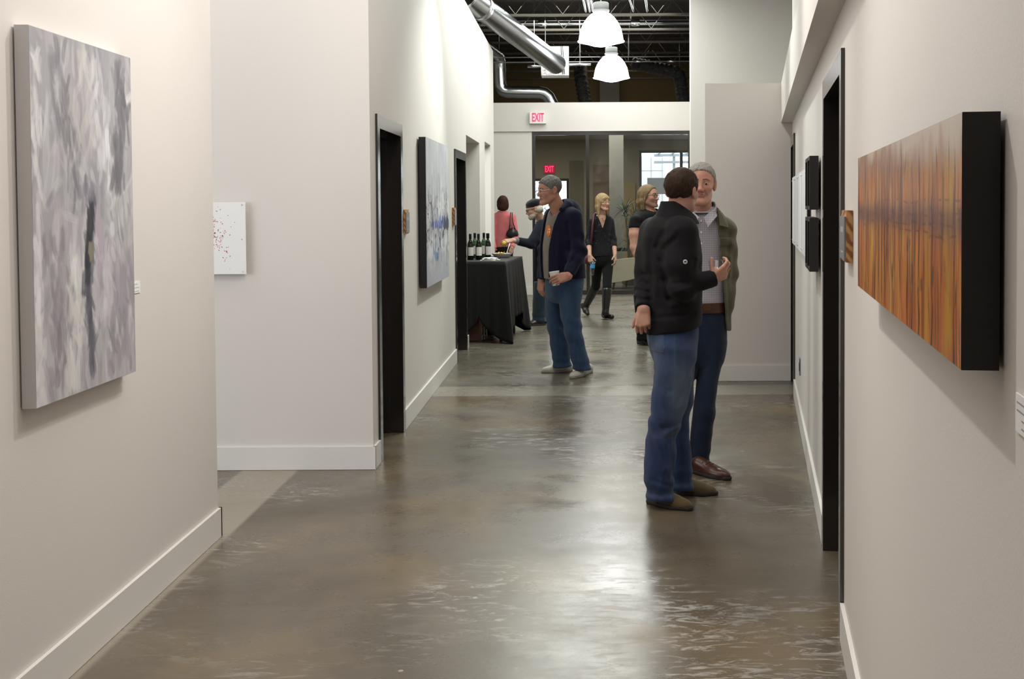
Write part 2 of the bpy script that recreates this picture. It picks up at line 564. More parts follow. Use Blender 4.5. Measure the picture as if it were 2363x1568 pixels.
class Raster:
    def __init__(s, h, w, col, seed):
        s.h, s.w = h, w
        s.a = np.empty((h, w, 3))
        s.a[:] = col
        s.yy, s.xx = np.mgrid[0:h, 0:w]
        s.u = (s.xx + 0.5) / w
        s.v = (s.yy + 0.5) / h
        s.r = np.random.RandomState(seed)
    def put(s, mask, col):
        m = np.clip(mask, 0, 1)[..., None]
        s.a = s.a * (1 - m) + np.asarray(col, float) * m
    def stroke(s, u, v, ln, wd, ang, col, al, asp):
        """one dry brush stroke, lengths in picture heights; asp = width/height"""
        m = ln * 1.25 + wd * 1.6
        j0, j1 = max(0, int((v - m) * s.h)), min(s.h, int((v + m) * s.h) + 2)
        i0, i1 = max(0, int((u - m / asp) * s.w)), min(s.w, int((u + m / asp) * s.w) + 2)
        k1, k2, k3 = s.r.uniform(-2, 2), s.r.uniform(8, 15), s.r.uniform(0, 6)
        if j1 <= j0 or i1 <= i0:
            return
        du, dv = (s.u[j0:j1, i0:i1] - u) * asp, s.v[j0:j1, i0:i1] - v
        p = du * math.sin(ang) + dv * math.cos(ang)
        q = du * math.cos(ang) - dv * math.sin(ang) + 0.12 * p * p / max(ln, 1e-3) * k1
        body = np.clip(1.4 - np.abs(p / ln) ** 3 - (q / wd) ** 4, 0, 1)
        br = 0.72 + 0.28 * np.sin(q / wd * k2 + k3) * np.cos(q / wd * 5)
        mm = np.clip(body * br * al, 0, 1)[..., None]
        s.a[j0:j1, i0:i1] = s.a[j0:j1, i0:i1] * (1 - mm) + np.asarray(col, float) * mm
    def vn(s, fu, fv, seed):
        r = np.random.RandomState(seed)
        gy, gx = int(fv) + 3, int(fu) + 3
        L = r.rand(gy, gx)
        x, y = s.u * fu, s.v * fv
        i, j = x.astype(int), y.astype(int)
        a, b = x - i, y - j
        a, b = a * a * (3 - 2 * a), b * b * (3 - 2 * b)
        return (L[j, i] * (1 - a) + L[j, i + 1] * a) * (1 - b) + (L[j + 1, i] * (1 - a) + L[j + 1, i + 1] * a) * b
    def mesh(s, name, m, P, parent):
        """P(u, v) -> world point; colours go on the vertices of one sheet"""
        h, w = s.h, s.w
        org = world_of(parent)
        co = np.array([P(s.u[0, i], 0) for i in range(w)]), np.array([P(0, s.v[j, 0]) for j in range(h)])
        us = np.linspace(0, 1, w)
        vs = np.linspace(0, 1, h)
        p00, p10, p01 = np.array(P(0, 0)), np.array(P(1, 0)), np.array(P(0, 1))
        V = p00 + us[None, :, None] * (p10 - p00) + vs[:, None, None] * (p01 - p00) - np.array(org)
        idx = np.arange(h * w).reshape(h, w)
        Q = np.stack([idx[:-1, :-1], idx[1:, :-1], idx[1:, 1:], idx[:-1, 1:]], -1).reshape(-1, 4)
        o = mesh_np(name, V.reshape(-1, 3), Q, m, smooth=False)
        ca = o.data.color_attributes.new('Col', 'FLOAT_COLOR', 'POINT')
        c = np.ones((h * w, 4), np.float32)
        c[:, :3] = lin(s.a.reshape(-1, 3)) * 1.12
        ca.data.foreach_set('color', np.clip(c, 0, 0.95).ravel())
        o.parent = parent
        return o

def mesh_np(name, V, Q, m, smooth=True):
    me = bpy.data.meshes.new(name)
    V = np.asarray(V, np.float32)
    Q = np.asarray(Q, np.int32)
    me.vertices.add(len(V))
    me.vertices.foreach_set('co', V.ravel())
    k = Q.shape[1]
    me.loops.add(Q.size)
    me.loops.foreach_set('vertex_index', Q.ravel())
    me.polygons.add(len(Q))
    me.polygons.foreach_set('loop_start', np.arange(0, Q.size, k, dtype=np.int32))
    me.polygons.foreach_set('use_smooth', np.full(len(Q), smooth))
    me.update()
    me.validate()
    me.materials.append(m)
    o = bpy.data.objects.new(name, me)
    COL.objects.link(o)
    return o

def canvas(name, label, F, s0, s1, z0, z1, d0, d1, side_mat, ras, face_mat, flip=False):
    t = thing(name, label, 'painting', F((s0 + s1) / 2, d0, z0))
    MB().fbox(F, s0, s1, d0, d1, z0, z1).build('canvas_sides', side_mat, t)
    a, e = (s1, s0) if flip else (s0, s1)
    ras.mesh('painted_face', face_mat, lambda u, v: F(a + (e - a) * (0.001 + 0.998 * u), d1 + 0.0006, z1 - (z1 - z0) * (0.001 + 0.998 * v)), t)
    return t

def grey_abstract():
    R = Raster(440, 300, (158, 156, 160), 5)
    r, asp = R.r, 0.69
    base = R.vn(4, 3, 1) * 0.6 + R.vn(9, 5, 2) * 0.4
    R.put(np.clip((base - 0.5) * 2.2, 0, 0.7), (186, 185, 188))
    R.put(np.clip((0.45 - base) * 2.4, 0, 0.6), (128, 126, 133))
    pal = [(196, 196, 199), (176, 174, 180), (148, 146, 154), (132, 130, 138), (205, 204, 206), (165, 160, 168), (182, 178, 176)]
    for k in range(260):
        R.stroke(r.rand(), r.rand(), r.uniform(0.05, 0.14), r.uniform(0.010, 0.026), r.normal(0.06, 0.28), pal[r.randint(len(pal))], r.uniform(0.25, 0.6), asp)
    for k in range(170):
        R.stroke(r.rand(), r.rand(), r.uniform(0.018, 0.06), r.uniform(0.005, 0.016), r.normal(0.05, 0.55), np.clip(np.array(pal[r.randint(len(pal))]) + r.normal(0, 10), 0, 255), r.uniform(0.3, 0.75), asp)
    def band(pts, wd, col, n, al, ln=0.045):
        for k in range(n):
            t = r.rand() * (len(pts) - 1)
            i = int(t)
            f = t - i
            u = pts[i][0] * (1 - f) + pts[i + 1][0] * f + r.normal(0, wd)
            v = pts[i][1] * (1 - f) + pts[i + 1][1] * f
            c = np.clip(np.array(col) + r.normal(0, 9), 0, 255)
            R.stroke(u, v, ln * r.uniform(0.5, 1.3), r.uniform(0.006, 0.017), r.normal(0.03, 0.28), c, min(0.9, al * r.uniform(0.8, 1.5)), asp)
    band([(0.24, 0.03), (0.26, 0.14), (0.30, 0.24), (0.36, 0.30), (0.40, 0.46)], 0.045, (122, 120, 126), 60, 0.5)
    band([(0.47, 0.02), (0.50, 0.12), (0.48, 0.3)], 0.06, (184, 182, 178), 40, 0.5)
    band([(0.62, 0.04), (0.66, 0.2), (0.72, 0.35), (0.78, 0.55)], 0.05, (200, 201, 206), 60, 0.55)
    band([(0.88, 0.03), (0.88, 0.16), (0.85, 0.28), (0.84, 0.42)], 0.035, (108, 106, 112), 70, 0.6)
    band([(0.06, 0.05), (0.05, 0.4), (0.03, 0.7), (0.04, 0.98)], 0.02, (206, 206, 206), 60, 0.6)
    band([(0.15, 0.55), (0.2, 0.75), (0.22, 0.95)], 0.06, (134, 130, 136), 60, 0.5)
    band([(0.40, 0.62), (0.38, 0.75), (0.34, 0.88), (0.31, 0.98)], 0.04, (202, 202, 200), 70, 0.6)
    band([(0.78, 0.62), (0.82, 0.8), (0.8, 0.97)], 0.10, (146, 142, 149), 70, 0.5)
    band([(0.66, 0.6), (0.68, 0.72), (0.64, 0.8)], 0.05, (190, 188, 195), 40, 0.5)
    band([(0.48, 0.40), (0.53, 0.46), (0.56, 0.43)], 0.02, (128, 124, 134), 30, 0.6, 0.03)
    band([(0.57, 0.46), (0.53, 0.54), (0.50, 0.62), (0.48, 0.70), (0.50, 0.80), (0.52, 0.95)], 0.012, (88, 88, 96), 90, 0.6, 0.045)
    band([(0.54, 0.48), (0.50, 0.58), (0.485, 0.68)], 0.005, (54, 55, 62), 60, 0.7, 0.03)
    band([(0.53, 0.585), (0.535, 0.63)], 0.008, (126, 122, 108), 14, 0.7, 0.02)
    band([(0.59, 0.5), (0.62, 0.58), (0.60, 0.68)], 0.006, (172, 160, 172), 26, 0.6, 0.04)
    return R

def blue_abstract():
    R = Raster(330, 430, (178, 179, 184), 9)
    r, asp = R.r, 1.33
    R.put(np.clip((R.vn(6, 4, 3) - 0.42) * 1.8, 0, 0.7), (158, 160, 167))
    R.put(np.clip((R.vn(26, 10, 4) - 0.62) * 2.5, 0, 0.5), (198, 198, 200))
    R.put(np.clip((R.v - 0.74) * 2.4, 0, 0.7), (160, 161, 172))
    mid = np.clip((R.v - 0.28) * 6, 0, 1) * np.clip((0.92 - R.v) * 6, 0, 1)
    pale = np.clip((R.vn(9, 7, 31) * 0.6 + R.vn(22, 18, 32) * 0.4 - 0.50) * 7, 0, 1)
    R.put(mid * pale * 0.8, (212, 212, 212))
    for a, b, sd, th in ((7, 6, 33, 0.020), (13, 9, 34, 0.022), (24, 14, 35, 0.024)):
        web = np.clip(1.6 - np.abs(R.vn(a, b, sd) * 0.7 + R.vn(a * 3, b * 2, sd + 9) * 0.3 - 0.5) / th, 0, 1)
        gate = np.clip((R.vn(6, 5, sd + 20) - 0.40) * 6, 0, 1)
        R.put(mid * web * gate * 0.75, (58, 58, 70))
    for k in range(60):
        R.stroke(r.uniform(0.05, 0.98), min(0.84, max(0.2, r.normal(0.5, 0.14))), r.uniform(0.02, 0.09), r.uniform(0.004, 0.010), r.normal(0, 0.08), (44, 45, 56), r.uniform(0.4, 0.9), asp)
    blot = R.vn(16, 12, 41) * 0.5 + R.vn(40, 30, 42) * 0.5
    row_ = np.exp(-((R.v - 0.59) / 0.055) ** 2) * np.clip((R.u - 0.1) * 8, 0, 1)
    R.put(np.clip((blot * 0.75 + row_ * 0.45 - 0.66) * 9, 0, 1) * 0.85, (44, 56, 110))
    R.put(np.clip((R.vn(20, 14, 43) * 0.7 + row_ * 0.45 - 0.72) * 9, 0, 1) * 0.8, (92, 116, 176))
    R.put(np.clip((R.vn(14, 12, 44) * 0.75 + np.exp(-((R.v - 0.60) / 0.06) ** 2 - ((R.u - 0.9) / 0.14) ** 2) * 0.5 - 0.62) * 9, 0, 1) * 0.9 * mid, (46, 46, 58))
    low = np.exp(-((R.v - 0.78) / 0.07) ** 2 - ((R.u - 0.46) / 0.18) ** 2)
    R.put(np.clip((R.vn(18, 7, 45) * 0.7 + low * 0.5 - 0.68) * 8, 0, 1) * 0.85, (48, 104, 168))
    for k in range(22):
        R.stroke(min(0.8, max(0.15, r.normal(0.48, 0.12))), r.uniform(0.72, 0.86), r.uniform(0.02, 0.05), r.uniform(0.005, 0.012), r.normal(0, 0.08), [(40, 92, 158), (92, 140, 186), (48, 62, 98)][r.randint(3)], r.uniform(0.4, 0.8), asp)
    R.stroke(0.58, 0.70, 0.06, 0.018, 0.0, (46, 48, 58), 0.9, asp)
    return R

def amber_abstract():
    R = Raster(240, 880, (168, 104, 38), 21)
    r, asp = R.r, 4.7
    R.put(np.clip((R.vn(60, 3, 5) - 0.45) * 2, 0, 0.8), (196, 132, 44))
    R.put(np.clip((R.vn(40, 2, 6) - 0.5) * 2.2, 0, 0.8), (128, 62, 28))
    R.put(np.clip((R.vn(14, 3, 7) - 0.5) * 2, 0, 0.7), (186, 96, 34))
    R.put(np.clip((R.u - 0.72) * 2.0, 0, 0.55) * np.clip((R.v - 0.2) * 4, 0, 1), (176, 74, 26))
    top = np.clip((0.30 - R.v + 0.10 * (R.vn(18, 2, 8) - 0.5)) * 5, 0, 1)
    R.put(top * 0.75, (150, 112, 92))
    R.put(np.clip((0.17 - R.v + 0.25 * (R.u - 0.6)) * 5, 0, 1) * 0.9, (206, 196, 184))
    R.put(np.exp(-((R.v - 0.43 - 0.05 * (R.vn(10, 1, 9) - 0.5)) / 0.06) ** 2) * 0.55, (92, 44, 36))
    for k in range(190):
        u = r.rand()
        dark = r.rand() < 0.55
        col = (50, 24, 14) if dark else [(222, 170, 60), (206, 120, 44), (200, 168, 128)][r.randint(3)]
        R.stroke(u, r.uniform(0.2, 0.95), r.uniform(0.1, 0.4), r.uniform(0.005, 0.024), r.normal(0, 0.02), col, r.uniform(0.4, 0.95), asp)
    for k in range(26):
        R.stroke(r.rand(), r.normal(0.42, 0.04), r.uniform(0.05, 0.14), 0.008, 1.55 + r.normal(0, 0.06), (48, 20, 16), r.uniform(0.3, 0.6), asp)
    for k in range(12):
        R.stroke(r.uniform(0.5, 1.0), r.uniform(0.3, 0.8), r.uniform(0.05, 0.2), r.uniform(0.03, 0.06), 0, (214, 168, 40), r.uniform(0.3, 0.6), asp)
    for k in range(14):
        R.stroke(r.uniform(0.4, 1.0), r.uniform(0.55, 0.8), r.uniform(0.02, 0.06), r.uniform(0.02, 0.05), r.normal(0, 0.5), (44, 30, 26), r.uniform(0.4, 0.7), asp)
    for u, wd, col in ((0.80, 0.022, (196, 142, 40)), (0.87, 0.016, (176, 96, 40)), (0.93, 0.028, (192, 150, 36)), (0.62, 0.02, (200, 118, 52)), (0.48, 0.016, (206, 160, 96)), (0.36, 0.014, (192, 128, 60))):
        R.put(np.clip(1.3 - np.abs(R.u - u - 0.012 * (R.vn(1, 9, int(u * 100)) - 0.5)) / wd, 0, 1) * np.clip((R.v - 0.14 - 0.1 * (R.vn(40, 2, 60) - 0.5)) * 8, 0, 1) * np.clip(0.35 + R.vn(70, 7, 61), 0, 1) * 0.8, col)
    for k, u in enumerate((0.18, 0.29, 0.41, 0.53, 0.69, 0.745, 0.835, 0.965)):
        R.put(np.clip(1.4 - np.abs(R.u - u - 0.010 * (R.vn(1, 11, 80 + k) - 0.5)) / 0.0035, 0, 1) * np.clip((R.v - 0.1) * 6, 0, 1) * np.clip(0.2 + R.vn(3, 8, 90 + k), 0, 1) * 0.85, (52, 26, 20))
    for k, v in enumerate((0.34, 0.40, 0.455, 0.49)):
        R.put(np.clip(1.5 - np.abs(R.v - v - 0.035 * (R.vn(9, 1, 70 + k) - 0.5)) / 0.0045, 0, 1) * np.clip((R.vn(60, 2, 75 + k) - 0.42) * 5, 0, 1) * np.clip((R.u - 0.28) * 4, 0, 1) * 0.5, (74, 32, 26))
    R.put(np.clip((0.20 - R.v + 0.20 * (R.vn(46, 3, 18) - 0.5)) * 6, 0, 1) * 0.55, (138, 100, 84))
    R.put(np.clip((0.02 + 0.16 * R.u - R.v + 0.20 * (R.vn(34, 3, 19) - 0.5)) * 9, 0, 1) * 0.85, (196, 182, 168))
    R.put(np.clip(1.2 - np.abs(R.u - 0.18) / 0.16, 0, 1) * np.clip(1 - np.abs(R.v - 0.40) / 0.22, 0, 1) * 0.28, (150, 146, 150))  # grey haze of reflected light painted into the left part
    R.put(np.exp(-((R.v - 0.42 - 0.05 * (R.vn(12, 1, 20) - 0.5)) / 0.07) ** 2) * 0.4, (74, 36, 34))
    return R

CANVAS_SIDE = mat('grey_painted_edge', (0.60, 0.585, 0.59), 0.6)
canvas('painting', 'large grey abstract canvas of smeared vertical brush strokes on the near left wall', FN, 3.60, 4.415, 0.957, 2.14, 0.006, 0.05, CANVAS_SIDE, grey_abstract(), vcol_mat('grey_oil_paint', 0.45, grain=60))
canvas('painting', 'pale canvas with blue and black splashes between the two left doors', FL, 9.0, 10.55, 0.94, 2.105, 0.012, 0.065, BLACK, blue_abstract(), vcol_mat('splashed_paint', 0.5, grain=50))
canvas('painting', 'long amber and brown streaked panel with thick black edge on the right wall', FR, 1.475, 3.0, 1.366, 1.694, 0.006, 0.052, BLACK, amber_abstract(), vcol_mat('varnished_amber', 0.30, coat=0.0, grain=30, spec=0.22), flip=True)

# pinned white sheet with drifting red petals on the facing wall
t = thing('petal_print', 'white sheet with scattered red petals pinned to the wall facing us', 'print', (-2.22, 6.95, 1.178))
MB().box((-2.47, 6.925, 1.178), (-1.97, 6.931, 1.605)).build('sheet', WHITEP, t)
rr = random.Random(4)
b = MB()
for k in range(260):
    q = rr.random() ** 3.0
    x = -2.175 + 0.11 * q ** 1.3 + rr.uniform(-0.02, 0.012)
    if k < 60:
        x = -2.32 + rr.random() * 0.16
    z = 1.455 - 0.15 * q + rr.gauss(0, 0.05) if k % 3 else 1.46 + rr.gauss(0, 0.06)
    if k > 256:
        x, z = rr.uniform(-2.1, -1.99), rr.uniform(1.35, 1.5)
    if x > -1.985 or z > 1.595:
        continue
    an, L = rr.uniform(0, 3.1), rr.uniform(0.003, 0.0055)
    p = [(x + L * math.cos(an + a) * (1 if i % 2 == 0 else 0.55), 6.9245, z + L * math.sin(an + a) * (1 if i % 2 == 0 else 0.55)) for i, a in enumerate((0, 1.57, 3.14, 4.71))]
    b.bm.faces.new([b.bm.verts.new(v) for v in p])
tag(b.build('petals', mat('petal_red', (0.42, 0.03, 0.04), 0.6), t), kind='stuff')
for (x, z) in ((-1.99, 1.59), (-1.99, 1.193), (-2.45, 1.59), (-2.45, 1.193)):
    MB().tube([(x, 6.959, z), (x, 6.92, z)], 0.0035, 8).build('pin', STEEL, t)

# white sheets standing off the right wall
def sheet(s0, s1, label):
    t = thing('pinned_sheet', label, 'print', FR((s0 + s1) / 2, 0.0, 1.262), group='white sheets pinned along the right wall')
    MB().fbox(FR, s0, s1, 0.024, 0.029, 1.262, 1.782).build('sheet', mat('bright_white_sheet', (0.86, 0.86, 0.86), 0.5), t)
    for s in (s0 + 0.03, s1 - 0.03):
        for z in (1.29, 1.755):
            MB().tube([FR(s, 0.001, z), FR(s, 0.034, z)], 0.004, 8).build('pin', STEEL, t)
sheet(6.74, 7.36, 'white pinned sheet on the right wall, nearest to the black boxes')
sheet(7.46, 8.04, 'white pinned sheet on the right wall, second from the black boxes')
sheet(8.14, 8.72, 'white pinned sheet on the right wall, third from the black boxes')
sheet(8.82, 9.36, 'white pinned sheet on the right wall, beside the far dark door')

def blackbox(s0, z0, label):
    t = thing('shadow_box', label, 'frame', FR(s0, 0.0, z0), group='black shadow boxes on the right wall')
    s1, z1 = s0 + 0.235, z0 + 0.263
    f = MB()
    f.fbox(FR, s0, s0 + 0.018, 0.012, 0.055, z0, z1).fbox(FR, s1 - 0.018, s1, 0.012, 0.055, z0, z1)
    f.fbox(FR, s0 + 0.018, s1 - 0.018, 0.012, 0.055, z1 - 0.018, z1).fbox(FR, s0 + 0.018, s1 - 0.018, 0.012, 0.055, z0, z0 + 0.018)
    f.build('frame', BLACK, t)
    MB().fbox(FR, s0 + 0.018, s1 - 0.018, 0.012, 0.03, z0 + 0.018, z1 - 0.018).build('backing', mat('charcoal_board', (0.05, 0.048, 0.047), 0.6), t)
    MB().tube([FR((s0 + s1) / 2, 0.0, z1 - 0.03), FR((s0 + s1) / 2, 0.013, z1 - 0.03)], 0.004, 8).build('hanger', STEEL, t)
blackbox(5.70, 1.547, 'black shadow box frame in the upper row, the one nearer the camera')
blackbox(5.98, 1.547, 'black shadow box frame in the upper row, the one further away')
blackbox(5.70, 1.244, 'black shadow box frame in the lower row, the one nearer the camera')
blackbox(5.98, 1.244, 'black shadow box frame in the lower row, the one further away')

# small printed cards
def card(label, F, s0, s1, z0, z1, lines=4, seed=1, group=None):
    t = thing('label_card', label, 'label', F((s0 + s1) / 2, 0, z0), group)
    MB().fbox(F, s0, s1, 0.0008, 0.003, z0, z1).build('card', WHITEP, t)
    b = MB()
    h = z1 - z0
    r = random.Random(seed)
    for k in range(lines):
        z = z1 - h * (0.2 + 0.62 * k / max(1, lines - 1))
        L = (s1 - s0) * r.uniform(0.4, 0.8)
        b.fbox(F, s0 + (s1 - s0) * 0.1, s0 + (s1 - s0) * 0.1 + L, 0.003, 0.0034, z - h * 0.035, z)
    b.build('print', INK, t)
card('small white card on the wall just right of the grey abstract canvas', FN, 4.535, 4.60, 1.243, 1.288, 3, 1)
card('white label card at the right edge, below the amber panel', FR, 1.325, 1.395, 1.306, 1.352, 4, 2)
card('small white card under the black boxes, upper of the two', FR, 5.50, 5.57, 1.293, 1.336, 3, 3, 'cards beside the black boxes')
card('small white card under the black boxes, lower of the two', FR, 5.50, 5.57, 1.238, 1.28, 3, 4, 'cards beside the black boxes')

def wood():
    m = mat('sign_wood', (0.42, 0.2, 0.07), 0.5)
    g = NT(m)
    wv = g.n('ShaderNodeTexWave', wave_type='RINGS', rings_direction='Y')
    wv.inputs['Scale'].default_value = 14
    wv.inputs['Distortion'].default_value = 6
    wv.inputs['Detail'].default_value = 3
    g.l(g.mapped((1, 0.4, 0.8), loc=(0.3, 0, 0.2)), wv.inputs[0])
    g.base(g.ramp(wv.outputs['Fac'], [(0.2, (0.26, 0.10, 0.03)), (0.55, (0.48, 0.235, 0.08)), (0.9, (0.58, 0.31, 0.12))]))
    return m
WOOD = wood()
PLATE = mat('grey_sign_plate', (0.28, 0.29, 0.31), 0.4, metal=0.4)

def roomsign(label, F, s0, s1, z0, z1):
    t = thing('room_sign', label, 'sign', F((s0 + s1) / 2, 0, z0), 'wooden room signs beside the doors')
    MB().fbox(F, s0, s1, 0.001, 0.022, z0, z1).bevel(0.002, 1).build('wood_block', WOOD, t)
    MB().fbox(F, s0 + 0.012, s1 - 0.004, 0.0222, 0.028, z0 + 0.008, z1 - 0.02).build('plate', PLATE, t)
    zc = (z0 + z1) / 2
    mk = mat('pale_sign_marks', (0.5, 0.5, 0.5), 0.5)
    for a, e in ((0.25, 0.45), (0.52, 0.72)):
        MB().fbox(F, s0 + (s1 - s0) * a, s0 + (s1 - s0) * e, 0.028, 0.0288, zc + 0.012, zc + 0.03).build('raised_mark', mk, t)
    MB().fbox(F, s0 + (s1 - s0) * 0.25, s0 + (s1 - s0) * 0.7, 0.028, 0.0288, z0 + 0.03, z0 + 0.034).build('raised_line', mk, t)
roomsign('wooden sign block with grey plate on the right wall by the near door', FR, 3.80, 4.02, 1.385, 1.555)
roomsign('wooden sign block with grey plate by the nearer left door', FL, 8.20, 8.37, 1.379, 1.55)
roomsign('wooden sign block with grey plate by the further left door', FL, 11.44, 11.6, 1.378, 1.555)
t = thing('wall_outlet', 'thin wall outlet plate low on the right wall', 'outlet', FR(8.4, 0, 0.34))
MB().fbox(FR, 8.36, 8.44, 0.0005, 0.007, 0.341, 0.46).bevel(0.002, 1).build('plate', mat('dark_outlet', (0.10, 0.10, 0.10), 0.4), t)
MB().fbox(FR, 8.38, 8.42, 0.007, 0.010, 0.37, 0.43).build('socket', BLACK, t)

# ------------------------------------------------------------------ exit signs
def text_mesh(name, body, size, m, parent, loc, rot, sx=1.0, depth=0.003):
    cu = bpy.data.curves.new(name, 'FONT')
    cu.body = body
    cu.size = size
    cu.extrude = depth
    cu.offset = 0.004
    cu.align_x, cu.align_y = 'CENTER', 'CENTER'
    tmp = bpy.data.objects.new('tmp', cu)
    COL.objects.link(tmp)
    bpy.context.view_layer.update()
    me = bpy.data.meshes.new_from_object(tmp.evaluated_get(bpy.context.evaluated_depsgraph_get()))
    bpy.data.objects.remove(tmp)
    me.transform(Matrix.Diagonal((sx, 1, 1, 1)))
    me.transform(Matrix.Rotation(rot[0], 4, 'X'))
    me.transform(Matrix.Translation(Vector(loc) - world_of(parent)))
    me.materials.clear()
    me.materials.append(m)
    o = bpy.data.objects.new(name, me)
    COL.objects.link(o)
    o.parent = parent
    return o
t = thing('exit_sign', 'white box exit sign with red letters on the header above the glass', 'sign', (-0.692, 20.39, 2.983))
MB().box((-0.835, 20.33, 2.985), (-0.55, 20.399, 3.185)).bevel(0.012, 2).build('housing', mat('white_sign_plastic', (0.82, 0.82, 0.80), 0.5), t)
text_mesh('letters', 'EXIT', 0.205, mat('exit_red', (0.8, 0.02, 0.08), 0.5, emit=(1.0, 0.04, 0.13), estr=0.9), t, (-0.692, 20.328, 3.085), (math.pi / 2,), 0.5)
t = thing('exit_sign', 'small glowing red exit sign behind the glass in the lobby', 'sign', (-0.685, 27.95, 2.33))
MB().box((-0.81, 27.92, 2.325), (-0.56, 27.999, 2.515)).build('housing', mat('red_sign_face', (0.3, 0.0, 0.02), 0.5, emit=(0.9, 0.01, 0.06), estr=0.25), t)
text_mesh('letters', 'EXIT', 0.2, mat('exit_glow', (0.9, 0.02, 0.1), 0.5, emit=(1.0, 0.03, 0.12), estr=1.6), t, (-0.685, 27.918, 2.42), (math.pi / 2,), 0.52)

# ------------------------------------------------------------------ overhead
LAMPGLOW = mat('lit_acrylic_bowl', (0.9, 0.9, 0.95), 0.4, emit=(0.97, 0.95, 1.0), estr=9.0)
HOUSING = mat('lamp_housing_grey', (0.16, 0.16, 0.16), 0.5)
def highbay(px, py_rim, Y, label):
    c = pix(px, py_rim, Y)
    x, y, z = c
    t = thing('pendant_lamp', label, 'lamp', (x, y, z), 'high bay pendant lamps')
    R = 0.28
    prof = [(0.09, 0.356), (0.125, 0.338), (0.17, 0.296), (0.213, 0.238), (0.252, 0.157), (0.273, 0.063), (R, 0.0)]
    MB().lathe([(R, 0.004)] + prof[::-1][1:], c, 40).build('bowl', LAMPGLOW, t)
    MB().lathe([(0.02, -0.068), (0.10, -0.055), (0.2, -0.025), (R + 0.012, -0.004), (R + 0.012, 0.006), (R - 0.01, 0.008)], c, 40).build('lens', LAMPGLOW, t)
    MB().lathe([(0.088, 0.357), (0.098, 0.365), (0.098, 0.475), (0.088, 0.485)], c, 24).build('ballast_housing', HOUSING, t)
    MB().lathe([(0.108, 0.375), (0.108, 0.392)], c, 24).build('collar', HOUSING, t)
    MB().tube([(x, y, z + 0.485), (x, y, CEIL)], 0.008, 8).build('stem', STEEL, t)
    return t
highbay(1387, 96, 14.7, 'glowing bowl pendant lamp hanging nearer, the larger and higher one')
highbay(1411, 180, 18.7, 'glowing bowl pendant lamp hanging further off, just above the header')

def corrugated(pts, r, step=0.03, amp=0.004, n=20, b=None):
    """a ribbed round duct along a polyline with rounded corners"""
    P = [Vector(p) for p in pts]
    path = [P[0]]
    for i in range(1, len(P) - 1):
        a, c = (P[i - 1] - P[i]).normalized(), (P[i + 1] - P[i]).normalized()
        k = r * 1.3
        for f in np.linspace(0, 1, 6):
            path.append((P[i] + a * k) * (1 - f) ** 2 + P[i] * 2 * f * (1 - f) + (P[i] + c * k) * f ** 2)
    path.append(P[-1])
    out = []
    for A, B in zip(path, path[1:]):
        m = max(1, int((B - A).length / (step / 2)))
        for j in range(m):
            out.append(A.lerp(B, j / m))
    out.append(path[-1])
    rs = [r + (amp if i % 2 else -amp) for i in range(len(out))]
    return (b or MB()).tube(out, rs, n)
V3 = lambda a: tuple(float(x) for x in a)
p0, p1, p2 = pix(1072, -12, 14.9), pix(1110, 22, 15.6), pix(1283, 148, 18.98)
t = thing('ventilation_duct', 'long silver ribbed duct slanting down from the left to a foil box', 'duct', V3(p1))
corrugated([p0, p2], 0.155, 0.07, 0.009).build('duct_run', GALV, t)
q0, q1 = pix(1104, 18, 15.5), pix(1116, 28, 15.7)
MB().tube([p0 + (p2 - p0) * 0.13, p0 + (p2 - p0) * 0.155], 0.175, 20).build('clamp_band', STEEL, t)
c = pix(1281, 143, 19.25)
t = thing('duct_box', 'square foil wrapped plenum box at the end of the long duct', 'box', V3(c))
FOIL = mat('crinkled_foil', (0.62, 0.61, 0.60), 0.33, metal=1.0)
g = NT(FOIL)
g.bump(g.noise(g.tc.outputs['Object'], 14, 6, 0.7, 1.0), 0.9, 0.03)
MB().box((c[0] - 0.225, 19.1, c[2] - 0.235), (c[0] + 0.225, 19.5, c[2] + 0.235)).bevel(0.008, 1).build('foil_box', FOIL, t)
MB().tube([(c[0] - 0.16, 19.3, c[2] + 0.235), (c[0] - 0.16, 19.3, CEIL)], 0.006, 6).build('hanger_rod', STEEL, t)
b = MB()
for k in (0.1, 0.125):
    b.tube([(c[0] + k, 19.09, c[2] + 0.235), (c[0] + k + 0.01, 19.085, c[2] + 0.1), (c[0] + k + 0.03, 19.085, c[2] - 0.22)], 0.006, 6)
b.build('cable_loops', BLACK, t)
Y = 21.2
pts = [pix(1098, 90, 20.0), pix(1152, 132, Y), pix(1155, 212, Y), pix(1262, 214, Y), pix(1284, 262, Y)]
t = thing('ventilation_duct', 'thin silver duct bending down and across above the header', 'duct', V3(pts[2]))
corrugated(pts, 0.112, 0.16, 0.004).build('duct_run', GALV, t)
MB().tube([V3(pts[1] + np.array([0, 0, 0.09])), (float(pts[1][0]), Y, CEIL)], 0.006, 6).build('hanger_rod', STEEL, t)
BLKFOIL = mat('black_duct_foil', (0.03, 0.03, 0.03), 0.22, spec=0.9)
g = NT(BLKFOIL)
g.bump(g.noise(g.tc.outputs['Object'], 12, 5, 0.7, 1.2), 1.0, 0.04)
for a, e, lab in (((1340, 178), (1352, 250), 'crumpled black flexible duct dropping behind the header left of the pendants'),
                  ((1568, 168), (1578, 250), 'crumpled black flexible duct dropping behind the header at the far right')):
    A, B = pix(a[0], a[1], 23.0), pix(e[0], e[1], 22.8)
    t = thing('flexible_duct', lab, 'duct', V3(B), 'black flexible ducts behind the header')
    corrugated([A + np.array([-0.9 if a[0] > 1500 else 0.0, 0.3, 0.22]), A, B], 0.125, 0.09, 0.012).build('duct_run', BLKFOIL, t)
    MB().tube([V3(A + np.array([0, 0, 0.12])), (float(A[0]), float(A[1]), CEIL)], 0.006, 6).build('hanger_rod', STEEL, t)
